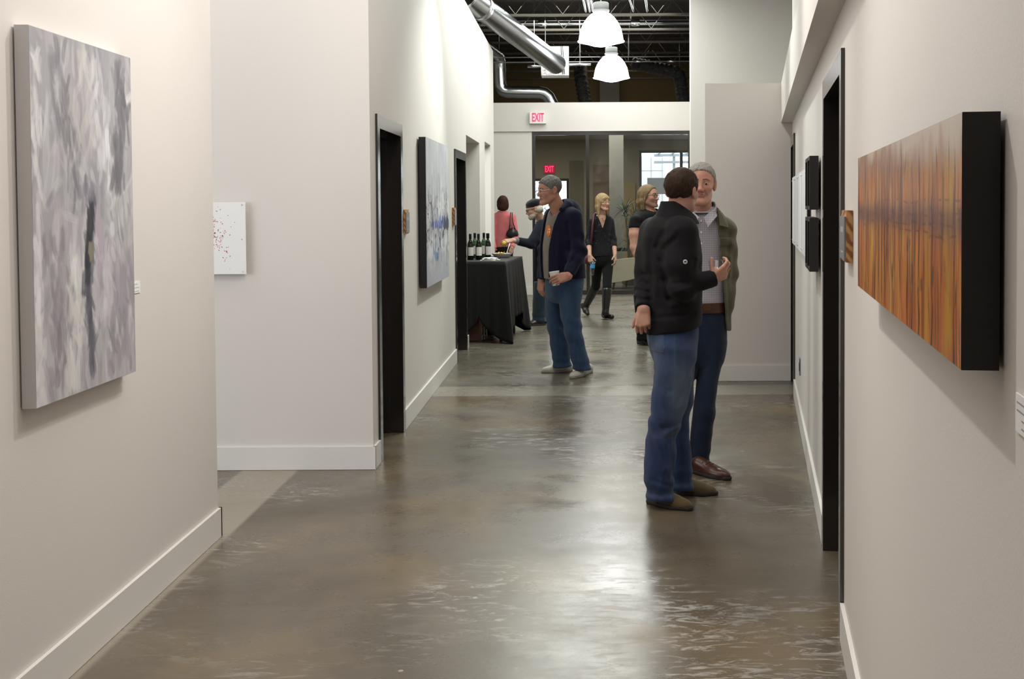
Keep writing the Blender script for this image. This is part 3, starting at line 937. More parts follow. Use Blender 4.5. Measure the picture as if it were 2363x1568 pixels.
# bar joists under the deck
for k, Y in enumerate((13.4, 14.9, 16.4, 17.9, 19.4, 20.9, 22.4, 23.9, 25.4, 26.9)):
    t = thing('bar_joist', 'dark steel bar joist with zigzag web spanning under the roof deck', 'joist', (0, Y, 4.44), 'bar joists under the roof deck')
    MB().box((-5, Y - 0.035, 4.44), (4.5, Y + 0.035, 4.475)).build('bottom_chord', JOIST, t)
    MB().box((-5, Y - 0.035, 4.94), (4.5, Y + 0.035, 4.979)).build('top_chord', JOIST, t)
    z = [(x, Y, 4.47 if i % 2 else 4.945) for i, x in enumerate(np.arange(-4.9, 4.5, 0.36))]
    MB().tube(z, 0.011, 6).build('web', JOIST, t)
def hpipe(label, pya, pyb, Y, r, m=GALV, x0=-3.5, x1=2.6, fit=()):
    t = thing('pipe', label, 'pipe', (0, Y, 4.2))
    z = float(pix(1340, (pya + pyb) / 2, Y)[2])
    MB().tube([(x0, Y, z), (x1, Y, z)], r, 12).build('pipe_run', m, t)
    for x in fit:
        MB().tube([(x, Y, z), (x + 0.14, Y, z)], r * 1.45, 12).build('coupling', m, t)
    hx = 0.9 if x1 > 1 else (x0 + x1) / 2
    MB().tube([(hx, Y, z + r), (hx, Y, CEIL)], 0.006, 6).build('hanger_rod', STEEL, t)
hpipe('thickest bright steel pipe crossing overhead behind the nearer pendant', 50, 58, 19.65, 0.040, fit=(-0.65, 0.9))
hpipe('thin pale conduit crossing overhead just above the thick pipe', 46, 48, 19.95, 0.013)
hpipe('brown steel pipe crossing below the thick bright pipe', 76, 79, 20.25, 0.017, mat('brown_pipe', (0.28, 0.24, 0.2), 0.4, metal=0.8))
hpipe('upper of the two far conduits beside the foil box', 130, 133, 20.6, 0.013, fit=(0.4,))
hpipe('lower of the two far conduits beside the foil box', 141, 144, 20.8, 0.016, fit=(1.0, 1.6))
hpipe('short stub conduit leaving the foil box on its left', 152, 154, 19.3, 0.022, x0=-0.82, x1=float(c[0]) - 0.226)
hpipe('short stub conduit leaving the foil box on its right', 148, 150, 19.3, 0.022, x0=float(c[0]) + 0.226, x1=0.22)
for k, (xa, xb) in enumerate(((1332, 1352), (1345, 1361), (1352, 1368), (1430, 1462), (1478, 1494))):
    A, B = pix(xa, -20, 14.0), pix(xb, 28 if k < 3 else 44, 17.0)
    B[2] = A[2] = 4.36
    t = thing('conduit', ('left', 'middle', 'right', 'single long', 'short stubby')[k] + (' one of three parallel bright conduits running back' if k < 3 else ' bright conduit running back right of the pendants'), 'conduit', V3(B))
    MB().tube([A, B], 0.013, 8).build('conduit_run', GALV, t)
    MB().tube([B, (B[0], B[1], CEIL)], 0.006, 6).build('drop_rod', STEEL, t)
struct(MB().box((0.52, 27.6, 3.22), (0.98, 27.9, CEIL)).build('wall_loft_pier', GREYC))

# ------------------------------------------------------------------ refreshment table
TC = Vector((-0.839, 13.30, 0))
tu = Vector((0.10, 0.995, 0)).normalized()
tl = Vector((-tu.y, tu.x, 0))
TL, TW, TZ = 1.30, 0.60, 0.93
TP = lambda a, b, z: TC + tu * a + tl * b + Vector((0, 0, z))
t = thing('folding_table', 'folding table under the black cloth by the left opening', 'table', TP(TL / 2, TW / 2, 0))
GREYPL = mat('grey_table_plastic', (0.35, 0.35, 0.34), 0.5)
MB().quadbox([TP(0.01, 0.01, 0.885), TP(TL - 0.01, 0.01, 0.885), TP(TL - 0.01, TW - 0.01, 0.885), TP(0.01, TW - 0.01, 0.885),
              TP(0.01, 0.01, 0.925), TP(TL - 0.01, 0.01, 0.925), TP(TL - 0.01, TW - 0.01, 0.925), TP(0.01, TW - 0.01, 0.925)]).build('tabletop', GREYPL, t)
for a in (0.16, TL - 0.16):
    for bb in (0.08, TW - 0.08):
        MB().tube([TP(a, bb, 0.885), TP(a, bb, 0.0)], 0.016, 10).build('leg', mat('table_leg_steel', (0.3, 0.3, 0.3), 0.4, metal=0.7), t)
MB().tube([TP(0.16, 0.08, 0.3), TP(0.5, 0.08, 0.885)], 0.01, 8).build('brace', MATS['table_leg_steel'], t)

CLOTH = mat('black_polyester_cloth', (0.006, 0.006, 0.007), 0.6, spec=0.35)
def tablecloth():
    per = []
    N = 60
    rc = 0.025
    def seg(p, q, n):
        for i in range(n):
            f = i / n
            per.append((p[0] + (q[0] - p[0]) * f, p[1] + (q[1] - p[1]) * f))
    seg((0, 0), (TL, 0), 110)
    seg((TL, 0), (TL, TW), 60)
    seg((TL, TW), (0, TW), 110)
    seg((0, TW), (0, 0), 60)
    n = len(per)
    rows = 22
    V, Q = [], []
    cor = [(0, 0), (TL, 0), (TL, TW), (0, TW)]
    for j in range(rows + 1):
        tt = j / rows
        for i, (a, bb) in enumerate(per):
            nx = -1.0 if a < 1e-6 else (1.0 if a > TL - 1e-6 else 0.0)
            ny = -1.0 if bb < 1e-6 else (1.0 if bb > TW - 1e-6 else 0.0)
            dc = min(math.hypot(a - ca, bb - cb) for ca, cb in cor)
            ck = min(range(4), key=lambda k: math.hypot(a - cor[k][0], bb - cor[k][1]))
            vx = (-1 if cor[ck][0] == 0 else 1) * 0.7071
            vy = (-1 if cor[ck][1] == 0 else 1) * 0.7071
            wc = math.exp(-(dc / 0.10) ** 2)
            nx, ny = nx * (1 - wc) + vx * wc, ny * (1 - wc) + vy * wc
            long_side = bb < 1e-6 or bb > TW - 1e-6
            drop_mid = 0.60 if not long_side else 0.66
            drop = drop_mid + (0.925 - drop_mid) * max(0.0, 1 - dc / 0.30) ** 0.6
            inner = (bb > TW - 1e-6) or (a > TL - 1e-6)
            s = a if long_side else bb
            fold = 0.5 + 0.5 * math.sin(s * 27 + 0.6 * math.sin(s * 9)) if long_side else 0.5 + 0.5 * math.sin(s * 16 + 2)
            amp = 0.012 if inner else (0.034 if long_side else 0.012)
            out = 0.004 + tt ** 0.8 * (amp * fold + (0.012 if inner else 0.02))
            out += wc * tt * ((0.02 if inner else 0.085))
            fold2 = math.sin(math.atan2(a - cor[ck][0] + 1e-9, bb - cor[ck][1] + 1e-9) * 1.0 + dc * 60) * 0.014 * math.exp(-(dc / 0.2) ** 2) * tt
            out += fold2 if not inner else 0
            z = TZ + 0.003 - (0.012 * min(1, tt * 6) if tt else 0) - drop * tt
            z = max(z, 0.004)
            V.append(TP(a + nx * out, bb + ny * out, z))
    for j in range(rows):
        for i in range(n):
            Q.append((j * n + i, j * n + (i + 1) % n, (j + 1) * n + (i + 1) % n, (j + 1) * n + i))
    me = bpy.data.meshes.new('tablecloth')
    org = TP(TL / 2, TW / 2, TZ)
    fs = [q for q in Q] + [tuple(range(n))[::-1]]
    me.from_pydata([v - org for v in V], [], fs)
    for p in me.polygons:
        p.use_smooth = len(p.vertices) == 4
    me.materials.append(CLOTH)
    o = bpy.data.objects.new('tablecloth', me)
    o.location = org
    COL.objects.link(o)
    m = o.modifiers.new('solid', 'SOLIDIFY')
    m.thickness = 0.003
    return o
tag(tablecloth(), 'black cloth draped to the floor over the refreshment table', 'tablecloth')
TT = TZ + 0.0048

DKGLASS = mat('dark_bottle_glass', (0.006, 0.009, 0.005), 0.06, spec=0.8)
GRGLASS = mat('green_bottle_glass', (0.03, 0.09, 0.04), 0.06, spec=0.8)
CAPS = mat('black_foil_capsule', (0.010, 0.010, 0.012), 0.35)
LABELM = mat('cream_bottle_label', (0.72, 0.70, 0.66), 0.6)
def bottle(px, Y, glass, label, fat=1.0, z=TT):
    x = float(pix(px, 600, Y)[0])
    c = (x, Y, z)
    t = thing('wine_bottle', label, 'bottle', c, 'wine bottles on the black table')
    MB().lathe([(0.034, 0.0), (0.037, 0.004), (0.0375, 0.17), (0.034, 0.195), (0.02, 0.222), (0.0145, 0.235), (0.0145, 0.296), (0.0155, 0.298), (0.0155, 0.305), (0.013, 0.306)], c, 28).build('glass', glass, t)
    MB().lathe([(0.0152 * fat, 0.247), (0.0158 * fat, 0.300), (0.0152 * fat, 0.3075)], c, 20).build('capsule', CAPS, t)
    b = MB()
    r0 = 0.0382
    for k in range(14):
        a0, a1 = -2.2 + 3.0 * k / 14, -2.2 + 3.0 * (k + 1) / 14
        f = [(c[0] + r0 * math.cos(a), c[1] + r0 * math.sin(a), z + zz) for a, zz in ((a0, 0.05), (a1, 0.05), (a1, 0.15), (a0, 0.15))]
        b.bm.faces.new([b.bm.verts.new(p) for p in f])
    b.build('paper_label', LABELM, t)
bottle(1085.5, 13.72, DKGLASS, 'dark wine bottle nearest the door frame, leftmost on the black table')
bottle(1104.5, 13.76, DKGLASS, 'dark wine bottle in the middle of the three tall ones')
bottle(1126, 13.95, DKGLASS, 'dark wine bottle rightmost of the tall ones, beside the snack bowl', 1.3)
bottle(1096, 14.15, GRGLASS, 'green glass bottle standing behind the two left wine bottles')
bottle(1117, 14.22, GRGLASS, 'green glass bottle half hidden left of the rightmost wine bottle')
# bowl of snacks
bc = pix(1158, 590, 14.25)
bc = Vector((bc[0], 14.25, TT))
t = thing('serving_bowl', 'shallow white oval bowl with dark rim on the black table', 'bowl', bc)
S = Matrix.Diagonal((1.15, 0.85, 1.0))
MB().lathe([(0.055, 0.0), (0.075, 0.004), (0.103, 0.045), (0.108, 0.05), (0.103, 0.052), (0.07, 0.012), (0.02, 0.008)], bc, 36, M=S).build('dish', mat('white_glazed_ceramic', (0.78, 0.77, 0.74), 0.2), t)
MB().lathe([(0.1075, 0.0495), (0.1095, 0.0515), (0.1075, 0.0535), (0.1045, 0.0525)], bc, 36, M=S, cap=False).build('rim', mat('dark_glaze', (0.04, 0.04, 0.045), 0.25), t)
rr = random.Random(2)
b = MB()
for k in range(30):
    p = bc + Vector((rr.uniform(-0.075, 0.03), rr.uniform(-0.05, 0.05), 0.028 + rr.uniform(0, 0.034)))
    s = rr.uniform(0.014, 0.024)
    u = Vector((rr.gauss(0, 1), rr.gauss(0, 1), rr.gauss(0, 0.5))).normalized()
    v = u.cross(Vector((0, 0, 1))).normalized()
    b.bm.faces.new([b.bm.verts.new(p + u * s * math.cos(a) + v * s * math.sin(a) + Vector((0, 0, 0.006 * math.cos(2 * a)))) for a in np.linspace(0, 5.2, 6)])
tag(b.build('snack_chips', mat('yellow_chip', (0.62, 0.36, 0.07), 0.6), loc=tuple(bc + Vector((0, 0, 0.02)))), 'golden chips heaped in the white bowl', 'chips', kind='stuff')
t = thing('serving_spoon', 'pale serving spoon leaning up out of the white bowl', 'spoon', tuple(bc + Vector((0.05, 0, 0.03))))
MB().tube([bc + Vector((0.05, 0, 0.02)), bc + Vector((0.075, 0, 0.10)), bc + Vector((0.10, 0.01, 0.175))], [0.006, 0.005, 0.007], 8).build('handle', mat('pale_plastic', (0.75, 0.74, 0.72), 0.35), t)
MB().lathe([(0.002, -0.008), (0.015, -0.003), (0.02, 0.004), (0.018, 0.004), (0.003, -0.004)], bc + Vector((0.045, 0, 0.022)), 14).build('spoon_head', MATS['pale_plastic'], t)
# napkins: a soft crumpled heap
nc = Vector((float(pix(1131, 600, 13.62)[0]), 13.62, TT))
def napkins():
    V, Q = [], []
    n, m_ = 26, 18
    for lay in range(3):
        off = len(V)
        for j in range(m_):
            for i in range(n):
                u, v = i / (n - 1) * 2 - 1, j / (m_ - 1) * 2 - 1
                a = 0.25 * (lay - 1)
                x = (u * math.cos(a) - v * math.sin(a)) * (0.095 - lay * 0.008)
                y = (u * math.sin(a) + v * math.cos(a)) * (0.07 - lay * 0.006)
                z = 0.004 + lay * 0.011 + 0.006 * (1 - u * u) * (1 - v * v) + 0.004 * math.sin(u * 7 + lay * 2) * math.cos(v * 5 + lay)
                V.append((x, y, max(z, 0.001)))
        for j in range(m_ - 1):
            for i in range(n - 1):
                q = off + j * n + i
                Q.append((q, q + 1, q + n + 1, q + n))
    return V, Q
V, Q = napkins()
o = mesh_np('paper_napkins', V, Q, WHITEP)
o.location = nc
o.modifiers.new('solid', 'SOLIDIFY').thickness = 0.004
tag(o, 'rumpled heap of white paper napkins in front of the bottles', 'napkins', kind='stuff')
# under the table
CARDB = mat('red_brown_cardboard', (0.20, 0.085, 0.065), 0.7)
t = thing('cardboard_box', 'red brown cardboard box on the floor under the table', 'box', (-1.27, 13.75, 0))
MB().box((-1.42, 13.55, 0.003), (-1.16, 13.95, 0.27)).bevel(0.004, 1).build('carton', CARDB, t)
MB().box((-1.31, 13.545, 0.20), (-1.27, 13.5495, 0.27)).build('tape', mat('tan_tape', (0.34, 0.22, 0.12), 0.4), t)
t = thing('water_bottle', 'clear plastic water bottle standing on the floor under the table', 'bottle', (-1.10, 13.55, 0))
MB().lathe([(0.028, 0.001), (0.033, 0.006), (0.033, 0.09), (0.030, 0.10), (0.033, 0.11), (0.033, 0.17), (0.014, 0.215), (0.013, 0.235)], (-1.10, 13.55, 0), 24).build('bottle_body', PLASTIC, t)
MB().lathe([(0.0145, 0.226), (0.0145, 0.246)], (-1.10, 13.55, 0), 18).build('cap', mat('pale_cap', (0.7, 0.75, 0.8), 0.4), t)
t = thing('duffel_bag', 'slumped black bag on the floor behind the cardboard box', 'bag', (-1.13, 14.15, 0))
MB().lathe([(0.12, 0.002), (0.16, 0.05), (0.165, 0.18), (0.14, 0.28), (0.08, 0.34), (0.02, 0.355)], (-1.17, 14.2, 0), 24, M=Matrix.Diagonal((1.0, 0.8, 1.0))).build('bag_body', CLOTH, t)
MB().tube([(-1.25, 14.2, 0.33), (-1.22, 14.2, 0.41), (-1.12, 14.2, 0.41), (-1.09, 14.2, 0.33)], 0.012, 8).build('handle', CLOTH, t)

# ------------------------------------------------------------------ lobby furniture
CREAM = mat('cream_upholstery', (0.56, 0.50, 0.37), 0.75, sheen=0.2)
t = thing('settee', 'low cream settee with rolled end in the lobby behind the glass', 'sofa', (0.95, 22.0, 0))
def prism(b, prof, y0, y1):
    A = [b.bm.verts.new((x, y0, z)) for x, z in prof]
    B = [b.bm.verts.new((x, y1, z)) for x, z in prof]
    n = len(prof)
    b.bm.faces.new(A[::-1])
    b.bm.faces.new(B)
    for i in range(n):
        b.bm.faces.new((A[i], A[(i + 1) % n], B[(i + 1) % n], B[i]))
    return b
back = [(0.42, 0.20), (0.40, 0.42)] + [(0.42 + x, 0.50 + 0.09 * math.sin(x / 0.72 * 1.6)) for x in np.linspace(0, 0.72, 12)] + [(1.2, 0.57), (1.75, 0.57), (1.75, 0.24), (1.2, 0.25), (0.9, 0.17), (0.62, 0.13)]
prism(MB(), back, 21.55, 21.68).bevel(0.02, 3).build('backrest', CREAM, t)
MB().box((0.5, 21.69, 0.2), (1.72, 22.3, 0.40)).bevel(0.04, 3).build('seat', CREAM, t)
for x in (0.42, 1.66):
    MB().tube([(x, 21.7, 0.42), (x, 22.3, 0.42)], 0.085, 14).build('arm', CREAM, t)
LEGW = mat('red_brown_wood', (0.11, 0.04, 0.025), 0.4)
for x, y in ((0.66, 21.62), (0.92, 22.2), (1.66, 21.62), (1.66, 22.2)):
    MB().tube([(x, y, 0.21), (x - 0.01, y, 0.1), (x - 0.02, y - 0.02, 0.0)], [0.032, 0.022, 0.014], 10).build('leg', LEGW, t)
t = thing('console_table', 'dark console table behind the settee under the plant', 'table', (0.95, 23.6, 0))
MB().box((0.6, 23.3, 0.64), (1.5, 23.75, 0.71)).bevel(0.006, 1).build('tabletop', BLACK, t)
for x in (0.64, 1.46):
    for y in (23.34, 23.71):
        MB().box((x - 0.025, y - 0.025, 0), (x + 0.025, y + 0.025, 0.64)).build('leg', BLACK, t)
LEAF = mat('dark_green_leaf', (0.035, 0.075, 0.03), 0.45)
def dragon_plant():
    base = Vector((0.98, 22.85, 0))
    t = thing('potted_plant', 'tall spiky dracaena plant with two leaf tufts in the lobby', 'plant', base)
    MB().lathe([(0.10, 0.0), (0.13, 0.02), (0.17, 0.30), (0.18, 0.32), (0.15, 0.32), (0.14, 0.29)], base, 24).build('pot', mat('grey_pot', (0.2, 0.19, 0.18), 0.6), t)
    tops = [base + Vector((-0.06, 0, 1.42)), base + Vector((0.02, 0.06, 0.86)), base + Vector((0.12, -0.03, 1.30))]
    for tp in tops:
        MB().tube([base + Vector((0, 0, 0.28)), base.lerp(tp, 0.5) + Vector((0.02, 0, 0)), tp], [0.022, 0.018, 0.014], 8).build('stem', mat('plant_stem', (0.12, 0.09, 0.05), 0.8), t)
    rr = random.Random(8)
    for tp in tops:
        b = MB()
        for k in range(85):
            az = rr.uniform(0, 6.28)
            el = rr.uniform(-0.35, 1.35)
            L = rr.uniform(0.26, 0.44)
            d = Vector((math.cos(az) * math.cos(el), math.sin(az) * math.cos(el), math.sin(el)))
            side = d.cross(Vector((0, 0, 1))).normalized()
            st = tp + Vector((0, 0, rr.uniform(-0.12, 0.08)))
            prev = None
            for i in range(6):
                f = i / 5
                p = st + d * L * f + Vector((0, 0, -0.13 * f * f))
                wv = 0.011 * (1 - f) ** 0.7 + 0.0008
                cur = (b.bm.verts.new(p - side * wv), b.bm.verts.new(p + side * wv))
                if prev:
                    b.bm.faces.new((prev[0], prev[1], cur[1], cur[0]))
                prev = cur
        b.build('leaf_tuft', LEAF, t)
dragon_plant()

# ------------------------------------------------------------------ outside the lobby windows
t = thing('building', 'white panelled building outside the lobby window', 'building', (3.0, 37, 0))
SIDING = mat('white_siding', (0.84, 0.85, 0.86), 0.6)
MB().box((1.6, 36, 0), (2.62, 40, 3.05)).build('wall', SIDING, t)
b = MB()
for x in (1.9, 2.24, 2.58):
    b.box((x, 35.985, 0), (x + 0.012, 36, 3.0))
for z in (0.9, 1.5, 2.05, 2.6):
    b.box((1.6, 35.987, z), (2.62, 36, z + 0.012))
b.build('panel_joints', mat('panel_joint_grey', (0.45, 0.48, 0.52), 0.7), t)
t = thing('steel_canopy', 'pale steel canopy frame outside the right part of the lobby window', 'canopy', (3.1, 34, 0))
CANO = mat('pale_blue_steel', (0.45, 0.52, 0.58), 0.5)
for x in (2.75, 3.25, 3.75):
    MB().box((x, 34.0, 0), (x + 0.07, 34.1, 3.0)).build('post', CANO, t)
for z in (2.75, 2.95):
    MB().box((2.2, 33.9, z), (4.2, 34.0, z + 0.07)).build('beam', CANO, t)
for i in range(5):
    MB().box((2.3 + 0.4 * i, 32.5, 3.02), (2.36 + 0.4 * i, 34.5, 3.1)).build('rafter', CANO, t)
t = thing('notice_board', 'grey board on posts outside the lobby window', 'sign', (2.5, 31.5, 0))
MB().box((1.86, 31.5, 1.84), (2.9, 31.55, 2.28)).build('panel', mat('mid_grey_board', (0.23, 0.24, 0.25), 0.6), t)
for x in (1.95, 2.82):
    MB().tube([(x, 31.58, 0), (x, 31.58, 2.2)], 0.03, 8).build('post', CANO, t)
t = thing('shrub', 'leafy shrub outside the lobby door', 'shrub', (-1.1, 33, 0))
rr = random.Random(3)
b = MB()
for k in range(900):
    p = Vector((-1.15 + rr.gauss(0, 0.28), 33 + rr.gauss(0, 0.3), abs(rr.gauss(1.2, 0.55))))
    u = Vector((rr.gauss(0, 1), rr.gauss(0, 1), rr.gauss(0, 1))).normalized()
    v = u.orthogonal().normalized()
    s = rr.uniform(0.025, 0.05)
    b.bm.faces.new([b.bm.verts.new(p + u * s * a + v * s * c) for a, c in ((1, 0), (0, 0.5), (-1, 0), (0, -0.5))])
b.build('foliage', mat('pale_leaf', (0.22, 0.27, 0.24), 0.6), t)
MB().tube([(-1.15, 33, 0), (-1.15, 33, 1.6)], [0.04, 0.02], 8).build('trunk', MATS['plant_stem'], t)

# ------------------------------------------------------------------ figures: distance-field modelling
F32 = np.float32

def smin(a, b, k):
    if k <= 0:
        return np.minimum(a, b)
    h = np.clip(0.5 + 0.5 * (b - a) / k, 0, 1)
    return b + (a - b) * h - k * h * (1 - h)

def smax(a, b, k):
    return -smin(-a, -b, k)

class S:
    """a distance field with bounds"""
    def __init__(s, f, lo, hi):
        s.f, s.lo, s.hi = f, np.array(lo, float), np.array(hi, float)

def U(k, *ss):
    def f(P):
        d = ss[0].f(P)
        for q in ss[1:]:
            d = smin(d, q.f(P), k)
        return d
    return S(f, np.min([q.lo for q in ss], 0), np.max([q.hi for q in ss], 0))

def cut(a, b, k=0.0):
    return S(lambda P: smax(a.f(P), -b.f(P), k), a.lo, a.hi)

def both(a, b, k=0.0):
    return S(lambda P: smax(a.f(P), b.f(P), k), np.maximum(a.lo, b.lo), np.minimum(a.hi, b.hi))

def off(a, r):
    return S(lambda P: a.f(P) - r, a.lo - r, a.hi + r)

def keep(a, fn, k=0.004, lo=None, hi=None):
    """keep where fn(P) < 0"""
    return S(lambda P: smax(a.f(P), fn(P), k), a.lo if lo is None else lo, a.hi if hi is None else hi)

def disp(a, fn, amp=0.02):
    return S(lambda P: a.f(P) + fn(P), a.lo - amp, a.hi + amp)

def cap(a, b, ra, rb=None, flat=1.0, fd=None):
    a, b = np.array(a, float), np.array(b, float)
    rb = ra if rb is None else rb
    ab = b - a
    L2 = max(float(ab @ ab), 1e-9)
    if fd is not None:
        fd = np.array(fd, float)
        fd /= np.linalg.norm(fd)
    def f(P):
        px, py, pz = P[0] - F32(a[0]), P[1] - F32(a[1]), P[2] - F32(a[2])
        t = np.clip((px * F32(ab[0]) + py * F32(ab[1]) + pz * F32(ab[2])) / F32(L2), 0, 1)
        qx, qy, qz = px - t * F32(ab[0]), py - t * F32(ab[1]), pz - t * F32(ab[2])
        if fd is not None:
            m = (qx * F32(fd[0]) + qy * F32(fd[1]) + qz * F32(fd[2])) * F32(1 / flat - 1)
            qx, qy, qz = qx + m * F32(fd[0]), qy + m * F32(fd[1]), qz + m * F32(fd[2])
        return (np.sqrt(qx * qx + qy * qy + qz * qz) - (F32(ra) + t * F32(rb - ra))) * F32(min(1.0, flat + 0.25))
    r = max(ra, rb)
    return S(f, np.minimum(a, b) - r, np.maximum(a, b) + r)

def chain(pts, rs, k=0.02, flat=1.0, fd=None):
    return U(k, *[cap(pts[i], pts[i + 1], rs[i], rs[i + 1], flat, fd) for i in range(len(pts) - 1)])

def ell(c, r, R=None):
    c, r = np.array(c, float), np.array(r, float)
    M = np.eye(3) if R is None else np.array(R, float)
    def f(P):
        p = [P[i] - F32(c[i]) for i in range(3)]
        q = [(p[0] * F32(M[0, i]) + p[1] * F32(M[1, i]) + p[2] * F32(M[2, i])) / F32(r[i]) for i in range(3)]
        k0 = np.sqrt(q[0] ** 2 + q[1] ** 2 + q[2] ** 2)
        k1 = np.sqrt((q[0] / F32(r[0])) ** 2 + (q[1] / F32(r[1])) ** 2 + (q[2] / F32(r[2])) ** 2) + F32(1e-6)
        return k0 * (k0 - 1) / k1
    m = float(r.max()) if R is not None else r
    return S(f, c - m, c + m)

def catmull(T, n=8):
    T = np.array(T, float)
    P = np.vstack([2 * T[0] - T[1], T, 2 * T[-1] - T[-2]])
    out = []
    for i in range(1, len(P) - 2):
        for t in np.linspace(0, 1, n, endpoint=False):
            out.append(0.5 * (2 * P[i] + (P[i + 1] - P[i - 1]) * t + (2 * P[i - 1] - 5 * P[i] + 4 * P[i + 1] - P[i + 2]) * t * t + (3 * P[i] - P[i - 1] - 3 * P[i + 1] + P[i + 2]) * t ** 3))
    out.append(T[-1])
    return np.array(out)

def loft(rows, k=0.012, grow=0.0, pw=2.0):
    """stack of ellipses; rows (z, cx, cy, rx, ry, heading)"""
    T = np.array(sorted(rows, key=lambda r: r[0]), float)
    C = catmull(T)
    C = C[np.argsort(C[:, 0])]
    z0, z1 = T[0, 0], T[-1, 0]
    def par(z):
        return [np.interp(z, C[:, 0], C[:, i]) for i in range(1, 6)]
    def f(P):
        zs = P[2][0, 0, :]
        cx, cy, rx, ry, an = [q.astype(F32) for q in par(zs)]
        rx, ry = rx + F32(grow), ry + F32(grow)
        sx, sy = np.cos(an), -np.sin(an)
        dx, dy = P[0] - cx, P[1] - cy
        u = (dx * sx + dy * sy) / rx
        v = (dx * np.sin(an) + dy * np.cos(an)) / ry
        if pw == 2.0:
            g = np.sqrt(u * u + v * v)
        else:
            g = (np.abs(u) ** F32(pw) + np.abs(v) ** F32(pw)) ** F32(1 / pw)
        d = (g - 1) * np.minimum(rx, ry)
        d = np.where(d < 0, d, (g - 1) * (np.minimum(rx, ry) * 0.6 + np.maximum(rx, ry) * 0.4))
        return smax(d, np.maximum(F32(z0) - P[2], P[2] - F32(z1)), k)
    m = np.maximum(T[:, 3], T[:, 4]) + grow
    s = S(f, [(T[:, 1] - m).min(), (T[:, 2] - m).min(), z0], [(T[:, 1] + m).max(), (T[:, 2] + m).max(), z1])
    s.par = par
    return s

def wob(P, freq, seed, aniso=(1, 1, 1), n=5):
    r = np.random.RandomState(seed)
    out = np.zeros_like(P[0])
    for i in range(n):
        d = r.normal(0, 1, 3)
        d = d / np.linalg.norm(d) * freq * r.uniform(0.6, 1.5) * np.array(aniso)
        out += np.sin(P[0] * F32(d[0]) + P[1] * F32(d[1]) + P[2] * F32(d[2]) + F32(r.uniform(0, 6.28)) + 1.3 * np.sin(P[(i + 1) % 3] * F32(freq * 0.5)))
    return out / n

def polygonize(s, res, pad=None):
    pad = res * 3 if pad is None else pad
    lo, hi = s.lo - pad, s.hi + pad
    ax = [np.arange(lo[i], hi[i] + res, res, dtype=np.float64).astype(F32) for i in range(3)]
    P = np.meshgrid(*ax, indexing='ij')
    D = s.f(P).astype(F32)
    ins = D < 0
    nx, ny, nz = D.shape
    acc = np.zeros((nx - 1, ny - 1, nz - 1, 3), F32)
    cnt = np.zeros((nx - 1, ny - 1, nz - 1), F32)
    sl = lambda o, a: tuple(slice(o[i], D.shape[i] - 1 + o[i]) for i in range(3))
    for axis in range(3):
        o1, o2 = [i for i in range(3) if i != axis]
        for i in (0, 1):
            for j in (0, 1):
                o = [0, 0, 0]
                o[o1], o[o2] = i, j
                e = list(o)
                e[axis] = 1
                A, B = D[sl(o, 0)], D[sl(e, 0)]
                m = (A < 0) != (B < 0)
                t = np.where(m, A / np.where(m, A - B, 1), 0)
                for q in range(3):
                    acc[..., q] += np.where(m, (t if q == axis else F32(o[q])), 0)
                cnt += m
    act = cnt > 0
    idx = -np.ones(act.shape, np.int32)
    idx[act] = np.arange(act.sum())
    base = np.stack(np.nonzero(act), -1)
    V = (base + acc[act] / cnt[act][:, None]) * res + lo
    Q = []
    for axis in range(3):
        o1, o2 = (axis + 1) % 3, (axis + 2) % 3
        a = [slice(1, -1)] * 3
        a[axis] = slice(0, D.shape[axis] - 1)
        b = list(a)
        b[axis] = slice(1, D.shape[axis])
        A, B = ins[tuple(a)], ins[tuple(b)]
        for inv in (False, True):
            m = (A & ~B) if not inv else (~A & B)
            g = np.stack(np.nonzero(m), -1)
            if not len(g):
                continue
            g = g + np.array([0 if i == axis else 1 for i in range(3)])
            def c(d1, d2):
                h = g.copy()
                h[:, o1] -= d1
                h[:, o2] -= d2
                return idx[h[:, 0], h[:, 1], h[:, 2]]
            q = np.stack([c(1, 1), c(0, 1), c(0, 0), c(1, 0)], -1)
            Q.append(q[:, ::-1] if inv else q)
    Q = np.concatenate(Q)
    # two relaxing passes take the grid steps out
    nv = len(V)
    for lam in (0.5, -0.34, 0.5, -0.34):
        sm = np.zeros_like(V)
        ct = np.zeros(nv)
        for k in range(4):
            a, b = Q[:, k], Q[:, (k + 1) % 4]
            np.add.at(sm, a, V[b])
            np.add.at(sm, b, V[a])
            np.add.at(ct, a, 1)
            np.add.at(ct, b, 1)
        V = V + lam * (sm / np.maximum(ct, 1)[:, None] - V)
    return V, Q

def hd(deg):
    a = math.radians(deg)
    return np.array([math.sin(a), math.cos(a), 0.0]), np.array([math.cos(a), -math.sin(a), 0.0])

def row(py, pl, pr, Y, ang, asp):
    c = pix((pl + pr) / 2, py, Y)
    w = (pr - pl) / 2 * Y / FPX
    a = math.radians(ang)
    rx = w / math.sqrt(math.cos(a) ** 2 + (asp * math.sin(a)) ** 2)
    return (c[2], c[0], c[1], rx, rx * asp, a)

def headframe(yaw, pitch=0.0, roll=0.0):
    f, r = hd(yaw)
    u = np.array([0, 0, 1.0])
    p = math.radians(pitch)      # chin down positive
    f2 = f * math.cos(p) - u * math.sin(p)
    u2 = u * math.cos(p) + f * math.sin(p)
    q = math.radians(roll)       # towards the right shoulder positive
    r2 = r * math.cos(q) - u2 * math.sin(q)
    u3 = u2 * math.cos(q) + r * math.sin(q)
    return np.stack([r2, f2, u3], 1)

